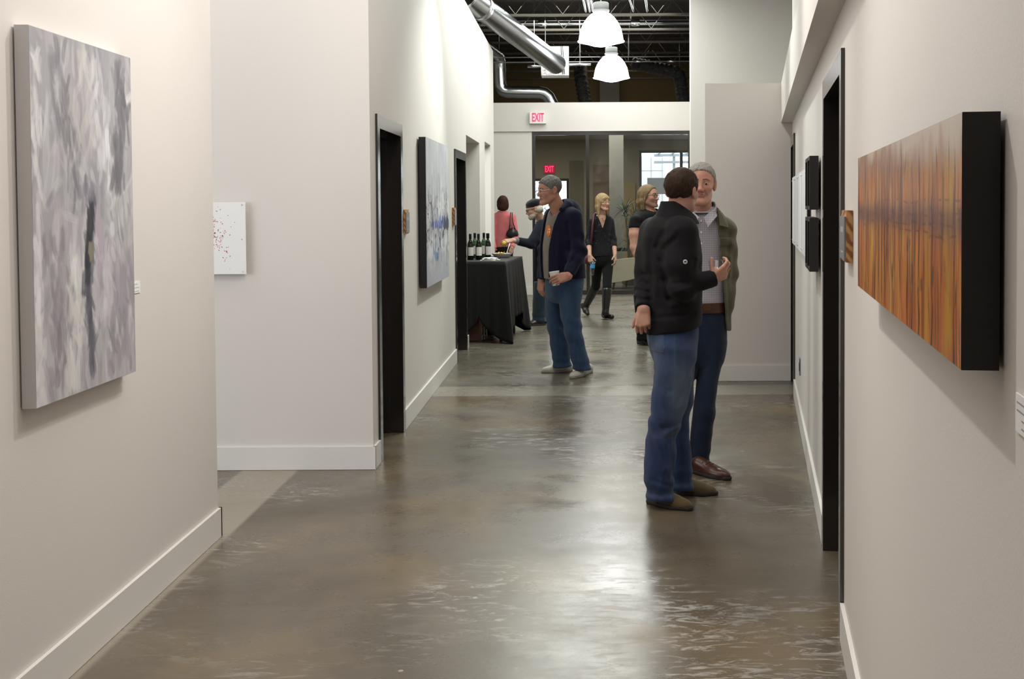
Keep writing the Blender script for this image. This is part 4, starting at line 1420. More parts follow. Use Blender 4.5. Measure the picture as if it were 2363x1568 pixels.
class Fig:
    def __init__(s, label, base, clothing='person'):
        s.base = np.array([base[0], base[1], 0.0])
        s.t = thing('person', label, 'person', tuple(s.base))
        s.V, s.Q, s.MI, s.mats = [], [], [], []
        s.n = 0
    def mi(s, m):
        if m not in s.mats:
            s.mats.append(m)
        return s.mats.index(m)
    def flesh(s, sdf, res, m, pick=None):
        """adds to the one body mesh; pick(V_center) -> list of (mask, material)"""
        V, Q = polygonize(sdf, res)
        I = np.full(len(Q), s.mi(m), np.int32)
        if pick:
            c = V[Q].mean(1)
            for msk, mm in pick(c):
                I[msk] = s.mi(mm)
        s.V.append(V)
        s.Q.append(Q + s.n)
        s.MI.append(I)
        s.n += len(V)
    def finish_body(s):
        o = mesh_np('body', np.concatenate(s.V) - s.base, np.concatenate(s.Q), s.mats[0])
        for m in s.mats[1:]:
            o.data.materials.append(m)
        o.data.polygons.foreach_set('material_index', np.concatenate(s.MI))
        o.parent = s.t
        s.body = o
        return o
    def part(s, name, sdf, res, m, parent=None, wear=None, label=None):
        V, Q = polygonize(sdf, res)
        o = mesh_np(name, V - s.base, Q, m)
        if wear is not None:
            a = o.data.attributes.new('wear', 'FLOAT', 'POINT')
            a.data.foreach_set('value', np.clip(wear(V), 0, 1).astype(F32))
        o.parent = parent or s.t
        if label:
            o['label'] = label
        return o
    # ---- head
    def head(s, c, yaw, pitch=0, roll=0, sc=1.0, neck=None, skin=None, hairm=None, res=0.0032, lips=None, brow=True, female=False,
             smile=0.0, browm=None, stubble=None, neck_r=0.053, iris=None, jaw=1.0):
        R = headframe(yaw, pitch, roll)
        c = np.array(c, float)
        s.hR, s.hc, s.hs = R, c, sc
        W = lambda x, y, z: c + R @ (np.array([x, y, z]) * sc)
        s.W = W
        E = lambda p, r: ell(W(*p), np.array(r) * sc, R)
        C = lambda a, b, ra, rb=None: cap(W(*a), W(*b), ra * sc, (rb if rb is not None else ra) * sc)
        cran = U(0.03 * sc, E((0, -0.014, 0.034), (0.075, 0.094, 0.086)), E((0, 0.022, 0.018), (0.064, 0.068, 0.072)))
        s.cran = cran
        jw = 0.90 if female else jaw
        h = U(0.035 * sc, cran, E((0, 0.036, -0.045), (0.056 * jw, 0.050, 0.066)))
        for q in (-1, 1):
            h = U(0.028 * sc, h, C((q * 0.050 * jw, 0.0, -0.058), (q * 0.026, 0.062, -0.094), 0.017, 0.014))
        h = U(0.022 * sc, h, C((-0.013, 0.077, -0.097), (0.013, 0.077, -0.097), 0.0180))
        for q in (-1, 1):
            h = U(0.024 * sc, h, E((q * 0.040, 0.060, -0.022), (0.022, 0.020, 0.016)))
            h = U(0.014 * sc, h, C((q * 0.014, 0.083, 0.024), (q * 0.042, 0.070, 0.024), 0.0085, 0.007))
        for q in (-1, 1):
            h = cut(h, E((q * 0.031, 0.096, 0.004), (0.017, 0.014, 0.0115)), 0.010 * sc)
        eyes = U(0.0, *[E((q * 0.0315, 0.0735, 0.003), (0.0128, 0.0128, 0.0128)) for q in (-1, 1)])
        h = U(0.002 * sc, h, eyes)
        for q in (-1, 1):
            h = U(0.003 * sc, h, U(0.002, C((q * 0.0185, 0.0825, 0.0065), (q * 0.031, 0.0865, 0.0105), 0.0032), C((q * 0.031, 0.0865, 0.0105), (q * 0.045, 0.0755, 0.0055), 0.0032)))
        h = U(0.010 * sc, h, C((0, 0.083, 0.016), (0, 0.104, -0.026), 0.0075, 0.0115))
        h = U(0.008 * sc, h, E((0, 0.104, -0.029), (0.0125, 0.013, 0.0105)))
        for q in (-1, 1):
            h = U(0.006 * sc, h, E((q * 0.0125, 0.094, -0.032), (0.0085, 0.010, 0.008)))
            # smile folds
            h = U(0.014 * sc, h, E((q * 0.033, 0.066, -0.044), (0.011, 0.011, 0.016)))
        mw = 0.022 + 0.005 * smile
        zc = -0.058
        h = U(0.007 * sc, h, C((-mw * 0.8, 0.083, zc + 0.003), (mw * 0.8, 0.083, zc + 0.003), 0.0062), C((-mw * 0.65, 0.083, zc - 0.008), (mw * 0.65, 0.083, zc - 0.008), 0.0068), E((0, 0.085, zc - 0.002), (0.02, 0.0085, 0.009)))
        cm = 0.004 * smile
        for q in (-1, 1):
            h = cut(h, C((0, 0.096, zc - 0.002), (q * mw, 0.082, zc - 0.002 + cm), 0.0018), 0.003 * sc)
            if smile:
                h = cut(h, C((q * 0.021, 0.090, -0.034), (q * 0.037, 0.074, -0.060), 0.0020), 0.007 * sc)
            # ear
            e = U(0.006 * sc, E((q * 0.081, -0.014, 0.004), (0.0085, 0.018, 0.030)), E((q * 0.077, -0.006, -0.021), (0.008, 0.011, 0.014)), E((q * 0.074, -0.004, -0.006), (0.009, 0.008, 0.020)))
            e = cut(e, E((q * 0.091, -0.008, 0.003), (0.0075, 0.010, 0.018)), 0.004)
            h = U(0.006 * sc, h, e)
        s.face = h
        if neck is not None:
            n0 = W(0, -0.022, -0.05)
            h = U(0.022, h, cap(n0, neck, neck_r * sc, (neck_r + 0.010) * sc))
        skin = skin
        lips = lips or skin
        Ri = R.T
        def pick(cc):
            q = (cc - c) @ R / sc
            x, y, z = np.abs(q[:, 0]), q[:, 1], q[:, 2]
            dx, dz = x - 0.0315, q[:, 2] - 0.003
            fr = y > 0.072
            opn = (np.abs(dz) < 0.0042 * (1 - (dx / 0.0140) ** 2)) & (np.abs(dx) < 0.0130) & fr
            iri = (dx ** 2 + dz ** 2 < 0.0056 ** 2) & opn
            lp = (x < mw + 0.001) & (z > zc - 0.0125 * (1 - (x / (mw + 0.006)) ** 2) - 0.001) & (z < zc + 0.0075 * (1 - (x / (mw + 0.006)) ** 2)) & (y > 0.077)
            bz = 0.0255 + 0.004 * np.minimum(1, x / 0.03) - 0.006 * np.maximum(0, (x - 0.034) / 0.016)
            bw = (x > 0.011) & (x < 0.050) & (np.abs(z - bz) < (0.0042 if not female else 0.0026) * (1 - 0.5 * np.maximum(0, (x - 0.03) / 0.02))) & (y > 0.055)
            out = [(lp, lips), (opn, EYEW), (iri, iris or IRIS)]
            if stubble is not None:
                out.insert(0, ((z < -0.034 - 0.25 * np.maximum(0, x - 0.03) + 0.006 * np.sin(x * 300)) & (z > -0.118) & (y > 0.0), stubble))
            if brow and (browm or hairm) is not None:
                out.append((bw, browm or hairm))
            return out
        s.flesh(h, res, skin, pick)
    def loc(s, P):
        """head-local coordinates of a grid"""
        q = [P[i] - F32(s.hc[i]) for i in range(3)]
        R = s.hR
        return [(q[0] * F32(R[0, i]) + q[1] * F32(R[1, i]) + q[2] * F32(R[2, i])) / F32(s.hs) for i in range(3)]
    def hair_short(s, m, th=0.009, line=None, res=0.0034, seed=1, rough=0.0022, front=0.074, side=0.004, nape=-0.062, parent=None):
        ys = [-0.14, -0.085, -0.05, -0.022, -0.006, 0.008, 0.024, 0.034, 0.052, 0.075, 0.11]
        zs = [nape, nape, nape + 0.012, side - 0.018, side + 0.030, side + 0.012, side - 0.006, side + 0.022, front - 0.030, front - 0.004, front + 0.012]
        def fn(P):
            x, y, z = s.loc(P)
            h = np.interp(y, ys, zs).astype(F32)
            return (h - z) * F32(0.8 * s.hs) + wob(P, 300, seed + 3) * F32(0.0015)
        g = S(lambda P: s.cran.f(P) - F32(th * s.hs) * (F32(0.22) + F32(0.78) * np.clip((s.loc(P)[2] - F32(-0.03)) / F32(0.10), 0, 1)), s.cran.lo - th * s.hs, s.cran.hi + th * s.hs)
        g = disp(g, lambda P: wob(P, 220, seed, (1, 1, 0.5)) * F32(rough) + wob(P, 60, seed + 9) * F32(rough * 0.9), 0.004)
        g = keep(g, fn, 0.010)
        return s.part('hair', g, res, m, parent)
    def glasses(s, m, lens=None, w=0.021, h=0.014, r=0.0011, y=0.100):
        b = MB()
        for q in (-1, 1):
            pts = []
            for a in np.linspace(0, 2 * math.pi, 20, endpoint=False):
                ca, sa = math.cos(a), math.sin(a)
                ex = abs(ca) ** 0.6 * (1 if ca > 0 else -1) * w
                ez = abs(sa) ** 0.6 * (1 if sa > 0 else -1) * h
                pts.append(V3(s.W(q * 0.0325 + ex, y - 0.35 * max(0, abs(q * 0.0325 + ex) - 0.03), 0.001 + ez)))
            b.tube(pts, r * s.hs, 6, closed=True)
            b.tube([V3(s.W(q * 0.053, y - 0.008, 0.008)), V3(s.W(q * 0.074, 0.06, 0.010)), V3(s.W(q * 0.079, 0.0, 0.010)), V3(s.W(q * 0.077, -0.02, -0.006))], r * s.hs, 6)
        b.tube([V3(s.W(-0.012, y, 0.005)), V3(s.W(0, y + 0.003, 0.008)), V3(s.W(0.012, y, 0.005))], r * s.hs, 6)
        return b.build('glasses', m, s.t)
    # ---- hand
    def hand(s, wrist, d, n, side, skin, sc=1.0, curl=(25, 35, 20), thumb=(0.55, 0.7, -0.35), tcurl=20, arm=None, arm_r=(0.028, 0.036), res=0.0030, spread=0.03, curls=None):
        """wrist point, finger direction d, back-of-hand normal n, side=+1 if the thumb lies on d x n"""
        d = np.array(d, float); d /= np.linalg.norm(d)
        n = np.array(n, float); n = n - d * (n @ d); n /= np.linalg.norm(n)
        t = np.cross(d, n) * side
        w = np.array(wrist, float)
        pt = lambda a, b, c: w + (d * a + t * b + n * c) * sc
        ks = [(0.088, 0.030), (0.092, 0.009), (0.087, -0.012), (0.078, -0.031)]
        ln = [(0.044, 0.026, 0.021), (0.048, 0.030, 0.022), (0.044, 0.028, 0.021), (0.035, 0.021, 0.019)]
        palm = U(0.014 * sc, *[cap(pt(0.004, b * 0.55, 0), pt(a, b, 0.0), 0.0165 * sc, 0.0112 * sc) for a, b in ks])
        palm = U(0.012 * sc, palm, cap(pt(0.012, 0.012, -0.010), pt(0.046, 0.034, -0.013), 0.014 * sc, 0.013 * sc), cap(pt(0.02, -0.022, -0.008), pt(0.06, -0.028, -0.007), 0.012 * sc, 0.011 * sc))
        fing = []
        for i, ((a, b), L) in enumerate(zip(ks, ln)):
            cu = curls[i] if curls else curl
            p = pt(a, b, 0)
            ang = 0.0
            sp = (1.5 - i) * spread
            r0 = 0.0098 if i < 3 else 0.0086
            ch = [p]
            for j in range(3):
                ang += math.radians(cu[j])
                dr = d * math.cos(ang) - n * math.sin(ang) + t * sp * math.cos(ang)
                ch.append(ch[-1] + dr / np.linalg.norm(dr) * L[j] * sc)
            fing.append(U(0.002 * sc, *[cap(ch[j], ch[j + 1], (r0 - 0.0008 * j) * sc, (r0 - 0.0008 * (j + 1)) * sc) for j in range(3)]))
        h = palm
        for f in fing:
            h = U(0.005 * sc, h, f)
        tv = d * thumb[0] + t * thumb[1] + n * thumb[2]
        tv /= np.linalg.norm(tv)
        b0 = pt(0.030, 0.030, -0.008)
        b1 = b0 + tv * 0.040 * sc
        tv2 = tv * math.cos(math.radians(tcurl)) + d * math.sin(math.radians(tcurl)) - n * 0.2 * math.sin(math.radians(tcurl))
        b2 = b1 + tv2 / np.linalg.norm(tv2) * 0.032 * sc
        h = U(0.008 * sc, h, U(0.003, cap(b0, b1, 0.0135 * sc, 0.0105 * sc), cap(b1, b2, 0.0105 * sc, 0.0085 * sc)))
        if arm is not None:
            h = U(0.016, h, cap(w, arm, arm_r[0] * sc, arm_r[1] * sc, 0.85, n))
        s.flesh(h, res, skin)
        return pt
    # ---- shoe
    def shoe(s, heel, toe, mu, ms, width=0.1, name='shoe', tall=0.0, res=0.005, lift=0.0, laces=None, pitch=0.0):
        a, b = np.array(heel, float), np.array(toe, float)
        a[2] = lift
        b[2] = 0.0 if pitch == 0 else b[2]
        f = b - a
        L = float(np.linalg.norm(f))
        f /= L
        r = np.cross(f, np.array([0, 0, 1.0])); r /= np.linalg.norm(r)
        u = np.cross(r, f)
        R = np.stack([r, f, u], 1)
        W = lambda x, y, z: a + R @ np.array([x, y, z])
        k = width / 0.1
        up = U(0.03, ell(W(0, 0.66 * L, 0.026), (0.046 * k, 0.32 * L, 0.036), R), ell(W(0, 0.22 * L, 0.035), (0.036 * k, 0.22 * L, 0.055), R),
               cap(W(0, 0.27 * L, 0.070), W(0, 0.60 * L, 0.040), 0.032 * k, 0.028 * k))
        if tall:
            up = U(0.02, up, cap(W(0, 0.2 * L, 0.06), W(0, 0.22 * L, tall), 0.044 * k, 0.05 * k))
        zz = lambda P: (P[0] - F32(a[0])) * F32(u[0]) + (P[1] - F32(a[1])) * F32(u[1]) + (P[2] - F32(a[2])) * F32(u[2])
        up = keep(up, lambda P: F32(0.014) - zz(P), 0.002)
        sh = s.part(name, up, res, mu)
        so = U(0.02, cap(W(0, 0.13 * L, 0.012), W(0, 0.66 * L, 0.012), 0.034 * k, 0.049 * k), cap(W(0, 0.66 * L, 0.012), W(0, 0.91 * L, 0.012), 0.049 * k, 0.028 * k))
        so = keep(so, lambda P: np.maximum(F32(0.0005) - zz(P), zz(P) - F32(0.021)), 0.002)
        s.part('sole', so, res * 0.8, ms, sh)
        if laces is not None:
            bb = MB()
            for q in (0.42, 0.50, 0.58):
                z = 0.1225 - 0.083 * q
                bb.tube([V3(W(-0.028 * k, q * L, z - 0.012)), V3(W(0, q * L + 0.006, z + 0.002)), V3(W(0.028 * k, q * L, z - 0.012))], 0.0028, 6)
            bb.build('laces', laces, sh)
        return sh

def skinmat(name, col, rough=0.5):
    m = mat(name, col, rough, spec=0.4)
    b = m.node_tree.nodes['Principled BSDF']
    b.inputs['Subsurface Weight'].default_value = 0.12
    b.inputs['Subsurface Radius'].default_value = (0.012, 0.005, 0.003)
    b.inputs['Subsurface Scale'].default_value = 0.6
    g = NT(m)
    nz = g.noise(g.tc.outputs['Object'], 28, 4)
    g.base(g.ramp(nz, [(0.3, (col[0] * 0.9, col[1] * 0.78, col[2] * 0.75)), (0.7, col)]))
    g.bump(g.noise(g.tc.outputs['Object'], 260, 2), 0.12, 0.001)
    return m

def clothmat(name, col, rough=0.85, weave=900, sheen=0.25, var=0.12, folds=0.0):
    m = mat(name, col, rough, spec=0.2, sheen=sheen)
    g = NT(m)
    nz = g.noise(g.tc.outputs['Object'], 9, 5)
    g.base(g.ramp(nz, [(0.3, tuple(c * (1 - var) for c in col)), (0.7, tuple(c * (1 + var) for c in col))]))
    h = g.noise(g.tc.outputs['Object'], weave, 2)
    if folds:
        h = g.math('ADD', h, g.math('MULTIPLY', g.noise(g.mapped((1, 1, 0.45)), 16, 3, 0.5, 0.8), folds))
    g.bump(h, 0.35, 0.004 if folds else 0.0015)
    return m

def hairmat(name, dark, light, lo=0.28, hi=0.80):
    m = mat(name, dark, 0.65, spec=0.2)
    g = NT(m)
    nz = g.noise(g.mapped((230, 230, 16)), 1.0, 3, 0.6, 0.3)
    g.base(g.ramp(nz, [(lo, dark), (hi, light)]))
    g.bump(nz, 0.5, 0.0025)
    return m

def strokes2d(segs, ymax, amp):
    """soft folds pressed into the cloth along measured lines: (pixel pairs, depth, width, sign)"""
    L = []
    for (pts, Y, wd, sg) in segs:
        for a, b in zip(pts, pts[1:]):
            L.append((pix(a[0], a[1], Y), pix(b[0], b[1], Y), wd, sg))
    def f(P):
        o = np.zeros_like(P[0])
        near = P[1] < F32(ymax)
        for A, B, wd, sg in L:
            dx, dz = B[0] - A[0], B[2] - A[2]
            L2 = dx * dx + dz * dz + 1e-9
            t = np.clip(((P[0] - F32(A[0])) * F32(dx) + (P[2] - F32(A[2])) * F32(dz)) / F32(L2), 0, 1)
            d2 = (P[0] - F32(A[0]) - t * F32(dx)) ** 2 + (P[2] - F32(A[2]) - t * F32(dz)) ** 2
            o += F32(sg) * np.exp(-d2 / F32(wd * wd))
        return np.where(near, F32(amp) * o, 0)
    return f

def denim(name, col, fade):
    m = mat(name, col, 0.85, spec=0.2, sheen=0.2)
    g = NT(m)
    a = g.n('ShaderNodeAttribute', attribute_name='wear')
    nz = g.noise(g.mapped((30, 30, 12)), 1.0, 5, 0.6)
    base = g.ramp(nz, [(0.3, tuple(c * 0.78 for c in col)), (0.7, tuple(c * 1.15 for c in col))])
    fac = g.math('MULTIPLY', a.outputs['Fac'], g.math('ADD', 0.55, g.math('MULTIPLY', nz, 0.7)))
    g.base(g.mix(fac, base, fade))
    h = g.math('ADD', g.noise(g.tc.outputs['Object'], 700, 2), g.math('MULTIPLY', g.noise(g.mapped((1, 1, 0.6), rot=(0.4, 0.2, 0)), 14, 3, 0.5, 1.0), 5.0))
    g.bump(h, 0.4, 0.004)
    return m

EYEW = mat('eye_white', (0.42, 0.38, 0.35), 0.3)
IRIS = mat('dark_iris', (0.03, 0.018, 0.012), 0.15)

# ------------------------------------------------------------------ the seven people
def box_s(c, h, R=None):
    c, h = np.array(c, float), np.array(h, float)
    M = np.eye(3) if R is None else np.array(R, float)
    def f(P):
        p = [P[i] - F32(c[i]) for i in range(3)]
        q = [np.abs(p[0] * F32(M[0, i]) + p[1] * F32(M[1, i]) + p[2] * F32(M[2, i])) - F32(h[i]) for i in range(3)]
        return np.maximum(np.maximum(q[0], q[1]), q[2])
    m = np.linalg.norm(h) if R is not None else h
    return S(f, c - m, c + m)

def sleeve(pts, rs, k=0.03, trim=True):
    pts = [np.array(p, float) for p in pts]
    ch = chain(pts, rs, k)
    if not trim:
        return ch
    e = pts[-1]
    d = e - pts[-2]
    d /= np.linalg.norm(d)
    w_ = lambda P: (P[0] - F32(e[0])) * F32(d[0]) + (P[1] - F32(e[1])) * F32(d[1]) + (P[2] - F32(e[2])) * F32(d[2])
    near = lambda P: (P[0] - F32(e[0])) ** 2 + (P[1] - F32(e[1])) ** 2 + (P[2] - F32(e[2])) ** 2
    return keep(ch, lambda P: np.where(near(P) < F32(0.09 ** 2), w_(P), F32(-0.05)), 0.006)

def crease(pts, amp=0.006, freq=62, rad=0.13, seed=1):
    """rings of cloth folds gathered about joints"""
    def f(P):
        o = np.zeros_like(P[0])
        for i, p in enumerate(pts):
            r2 = (P[0] - F32(p[0])) ** 2 + (P[1] - F32(p[1])) ** 2 + (P[2] - F32(p[2])) ** 2
            ph = P[2] * F32(freq) + P[0] * F32(18 + 5 * i) + P[1] * F32(11) + 1.6 * wob(P, 14, seed + i)
            o += np.exp(-r2 / F32(rad * rad)) * np.sin(ph)
        return F32(amp) * o
    return f

def drape(amp, freq, seed, an=(1, 1, 0.35)):
    return lambda P: F32(amp) * wob(P, freq, seed, an)

def addf(*fs):
    return lambda P: sum(f(P) for f in fs)

def hemripple(amp=0.006, top=0.22, seed=3):
    return lambda P: F32(amp) * np.sin(P[2] * 75 + 2.0 * wob(P, 20, seed)) * np.clip(1 - P[2] / F32(top), 0, 1)

def frontcut(par, s0f, s1f, tmin=0.0):
    """negative where a coat front is open; s runs to the wearer's right"""
    def f(P):
        zs = P[2][0, 0, :]
        cx, cy, rx, ry, an = [q.astype(F32) for q in par(zs)]
        dx, dy = P[0] - cx, P[1] - cy
        s = dx * np.cos(an) - dy * np.sin(an)
        t = dx * np.sin(an) + dy * np.cos(an)
        a, b = s0f(zs).astype(F32), s1f(zs).astype(F32)
        return np.maximum(np.maximum(a - s, s - b), F32(tmin) - t)
    return f

SKIN_A = skinmat('skin_rosy', (0.57, 0.325, 0.24))
SKIN_B = skinmat('skin_tanned', (0.50, 0.27, 0.19))
SKIN_C = skinmat('skin_ruddy', (0.50, 0.265, 0.19))
SKIN_D = skinmat('skin_pale', (0.56, 0.345, 0.255))
LIPS = mat('lip_tone', (0.36, 0.145, 0.12), 0.45)
HAIR_BROWN = hairmat('dark_brown_hair', (0.020, 0.011, 0.007), (0.060, 0.035, 0.020))
HAIR_GREY = hairmat('salt_and_pepper_hair', (0.055, 0.050, 0.046), (0.24, 0.23, 0.22))
HAIR_SILVER = hairmat('silver_brown_hair', (0.095, 0.075, 0.060), (0.42, 0.39, 0.36))
HAIR_WHITE = hairmat('white_hair', (0.34, 0.31, 0.27), (0.60, 0.57, 0.52))
HAIR_BLOND = hairmat('blond_hair', (0.19, 0.125, 0.060), (0.50, 0.365, 0.20))
HAIR_BLOND_MAN = hairmat('streaked_blond_hair', (0.080, 0.050, 0.028), (0.36, 0.26, 0.135))
HAIR_AUBURN = hairmat('dark_auburn_hair', (0.022, 0.009, 0.008), (0.065, 0.026, 0.020))
BROW_DARK = mat('dark_brow', (0.055, 0.034, 0.024), 0.7)
BROW_SOFT = mat('soft_brow', (0.15, 0.085, 0.06), 0.7)
JACKET = clothmat('black_softshell', (0.0068, 0.0064, 0.0078), 0.7, 1200, 0.04, 0.12, 3.0)
NAVY = clothmat('navy_fleece', (0.0075, 0.0075, 0.025), 0.95, 500, 0.08, 0.15, 3.0)
OLIVE_C = clothmat('olive_canvas', (0.088, 0.078, 0.045), 0.85, 700, 0.2, 0.22, 4.0)
TEE = clothmat('taupe_jersey', (0.22, 0.19, 0.165), 0.9, 700, 0.2, 0.1, 3.0)
BLACKC = clothmat('black_cotton', (0.0065, 0.0065, 0.0072), 0.85, 700, 0.04, 0.15, 3.0)
BLOUSE = clothmat('dark_printed_blouse', (0.009, 0.008, 0.011), 0.6, 700, 0.03, 0.2, 2.0)
def flecks(m):
    g = NT(m)
    v = g.noise(g.tc.outputs['Object'], 16, 3, 0.6, 0.8)
    g.base(g.ramp(v, [(0.62, (0.009, 0.008, 0.011)), (0.70, (0.07, 0.066, 0.078))]))
flecks(BLOUSE)
PINK = clothmat('pink_knit', (0.60, 0.165, 0.17), 0.9, 500, 0.3, 0.1, 2.0)
DARKNAVY = clothmat('dark_blue_coat', (0.008, 0.010, 0.018), 0.9, 600, 0.05, 0.15, 3.0)
GREYK = clothmat('grey_cuff', (0.14, 0.15, 0.15), 0.9, 500)
JEANS_A = denim('mid_blue_denim', (0.026, 0.050, 0.125), (0.125, 0.165, 0.235))
JEANS_B = denim('dark_blue_denim', (0.008, 0.016, 0.040), (0.025, 0.042, 0.08))
JEANS_C = denim('blue_denim', (0.030, 0.062, 0.130), (0.06, 0.11, 0.19))
JEANS_D = denim('slate_denim', (0.020, 0.034, 0.052), (0.04, 0.06, 0.08))
SUEDE = clothmat('tan_suede', (0.125, 0.088, 0.045), 0.9, 300, 0.3)
LEATHER = mat('brown_leather', (0.085, 0.030, 0.020), 0.28, spec=0.6)
BLEATHER = mat('black_leather', (0.012, 0.011, 0.011), 0.3, spec=0.6)
SNEAK = mat('off_white_sneaker', (0.55, 0.53, 0.48), 0.6)
SOLE_D = mat('dark_rubber_sole', (0.03, 0.025, 0.02), 0.7)
SOLE_G = mat('grey_rubber_sole', (0.32, 0.31, 0.29), 0.7)
BELT = mat('brown_belt_leather', (0.065, 0.022, 0.012), 0.4)
GOLD = mat('gold_ring', (0.8, 0.55, 0.2), 0.2, metal=1.0)
WIRE = mat('silver_wire', (0.7, 0.68, 0.62), 0.25, metal=1.0)
BADGE = mat('pale_badge', (0.55, 0.56, 0.58), 0.4)

def plaid():
    m = clothmat('checked_shirt_cloth', (0.42, 0.40, 0.43), 0.85, 800, 0.2, 0.05, 2.0)
    g = NT(m)
    X, Y, Z = g.sep(g.tc.outputs['Object'])
    st = lambda v, f, w_, ph=0.0: g.math('GREATER_THAN', g.math('SINE', g.math('ADD', g.math('MULTIPLY', v, f), ph)), w_)
    a = st(X, 620, 0.1)
    b = st(Z, 480, 0.45)
    c = g.mix(g.math('MULTIPLY', a, 0.55), (0.50, 0.485, 0.50), (0.22, 0.19, 0.27))
    c = g.mix(g.math('MULTIPLY', b, 0.4), c, (0.24, 0.21, 0.30))
    g.base(c)
    return m
PLAID = plaid()

# ---- man in black jacket, back to us
def man_black_jacket():
    Y0 = 6.12
    F = Fig('person seen from behind in a black zip jacket and faded jeans, holding a clear cup', (0.49, 6.12))
    A = 60
    rows = [row(*q) for q in (
        (482, 1530, 1584, Y0, A, 0.9), (490, 1519, 1588, Y0, A, 0.85), (499, 1508, 1590, Y0, A, 0.78), (512, 1496, 1598, Y0, A, 0.72), (530, 1486, 1606, Y0, A, 0.70), (560, 1480, 1614, Y0, A, 0.70),
        (604, 1479, 1616, Y0, 64, 0.72), (640, 1483, 1617, Y0, 68, 0.72), (676, 1487, 1618, Y0, 72, 0.74), (712, 1489, 1619, Y0, 76, 0.76), (748, 1488, 1619, Y0, 78, 0.76), (778, 1487, 1616, Y0, 78, 0.76))]
    T = loft(rows, 0.010)
    shR, elR, wrR = pix(1572, 537, 5.99), pix(1570, 664, 5.93), pix(1650, 641, 5.96)
    shL, elL, wrL = pix(1512, 537, 6.24), pix(1493, 642, 6.20), pix(1484, 714, 6.03)
    slR = sleeve([shR, shR * 0.45 + elR * 0.55, elR, wrR], [0.088, 0.080, 0.064, 0.041], 0.035)
    slL = sleeve([shL, shL * 0.45 + elL * 0.55, elL, wrL], [0.085, 0.075, 0.062, 0.044], 0.03)
    body = U(0.028, U(0.022, T, slR), slL)
    h0, h1 = pix(1480, 775, Y0), pix(1616, 750, Y0)
    body = keep(body, lambda P: F32(h0[2]) + (P[0] - F32(h0[0])) * F32((h1[2] - h0[2]) / (h1[0] - h0[0])) - P[2], 0.006)
    body = disp(body, addf(crease([elR, elL], 0.0065, 60, 0.12, 4), crease([shR + np.array([0, 0, -0.1])], 0.004, 30, 0.15, 6), drape(0.0050, 17, 5, (1, 1, 0.4)), crease([pix(1550, 720, 6.0)], 0.004, 45, 0.2, 8),
        strokes2d([([(1529, 538), (1515, 571), (1524, 602), (1534, 645), (1541, 688)], 6.0, 0.014, 1.0), ([(1536, 556), (1558, 531)], 5.95, 0.016, -0.8), ([(1532, 575), (1556, 552)], 5.95, 0.013, 0.7),
                   ([(1491, 548), (1489, 615)], 6.05, 0.014, -0.7), ([(1503, 560), (1502, 690)], 6.05, 0.013, 0.6), ([(1512, 640), (1508, 715)], 6.05, 0.013, -0.6),
                   ([(1546, 692), (1592, 673)], 5.92, 0.011, 1.0), ([(1552, 676), (1590, 662)], 5.9, 0.010, -0.8), ([(1550, 706), (1602, 690)], 5.95, 0.012, -0.7), ([(1552, 655), (1580, 651)], 5.9, 0.010, 0.8), ([(1600, 600), (1588, 650)], 5.95, 0.012, 0.8),
                   ([(1464, 628), (1492, 634)], 6.1, 0.009, 0.9), ([(1464, 647), (1494, 655)], 6.1, 0.009, 0.9), ([(1466, 668), (1496, 674)], 6.1, 0.009, 0.9), ([(1468, 687), (1496, 690)], 6.1, 0.008, 0.8),
                   ([(1500, 735), (1600, 722)], 6.0, 0.012, 0.6)], 6.13, 0.009)), 0.022)
    F.flesh(U(0.03, loft(rows[3:], grow=-0.035), cap(shR, elR, 0.045), cap(elR, wrR, 0.035, 0.026), cap(shL, elL, 0.045), cap(elL, wrL, 0.035, 0.026)), 0.014, SKIN_A)
    jk = F.part('jacket', body, 0.0066, JACKET)
    # stand collar, open towards the front
    cr = [row(*q) for q in ((464, 1527, 1592, Y0, 52, 1.0), (476, 1524, 1594, Y0, 52, 1.0), (488, 1519, 1598, Y0, 54, 0.95), (502, 1511, 1604, Y0, 56, 0.85), (516, 1500, 1610, Y0, 58, 0.8))]
    CL = loft(cr, 0.002)
    col = S(lambda P: np.abs(CL.f(P)) - F32(0.0055), CL.lo - 0.01, CL.hi + 0.01)
    f, r = hd(60)
    top = pix(1530, 466, Y0)
    def slope(P):
        t = (P[0] - F32(top[0])) * F32(f[0]) + (P[1] - F32(top[1])) * F32(f[1])
        return P[2] - F32(top[2] + 0.004) + F32(0.66) * np.maximum(t - F32(0.01), 0)
    col = keep(col, slope, 0.006)
    col = keep(col, lambda P: F32(pix(1550, 517, Y0)[2]) - P[2], 0.003)
    F.part('collar', col, 0.004, JACKET, jk)
    ir = [row(*q) for q in ((474, 1536, 1589, Y0, 45, 1.0), (486, 1533, 1592, Y0, 45, 1.0), (500, 1526, 1596, Y0, 45, 0.95))]
    IL = loft(ir, 0.002)
    F.part('shirt_collar', keep(S(lambda P: np.abs(IL.f(P)) - F32(0.003), IL.lo - 0.01, IL.hi + 0.01), lambda P: P[2] - F32(pix(1550, 474, Y0)[2]) + F32(0.35) * np.maximum((P[0] - F32(top[0])) * F32(f[0]) + (P[1] - F32(top[1])) * F32(f[1]) - F32(0.02), 0), 0.003), 0.004, clothmat('grey_blue_shirt', (0.22, 0.25, 0.29), 0.85))
    bp = pix(1580, 604, 5.9)
    F.part('sleeve_badge', both(off(body, 0.0022), ell(bp, (0.0125, 0.09, 0.0125))), 0.0022, BADGE, jk)
    mk = U(0.0, *[box_s(bp + np.array([x, 0, z]), (0.0016, 0.09, 0.005)) for x, z in ((-0.004, 0.0), (0.004, 0.0))], box_s(bp + np.array([0, 0, 0.002]), (0.0016, 0.09, 0.003)))
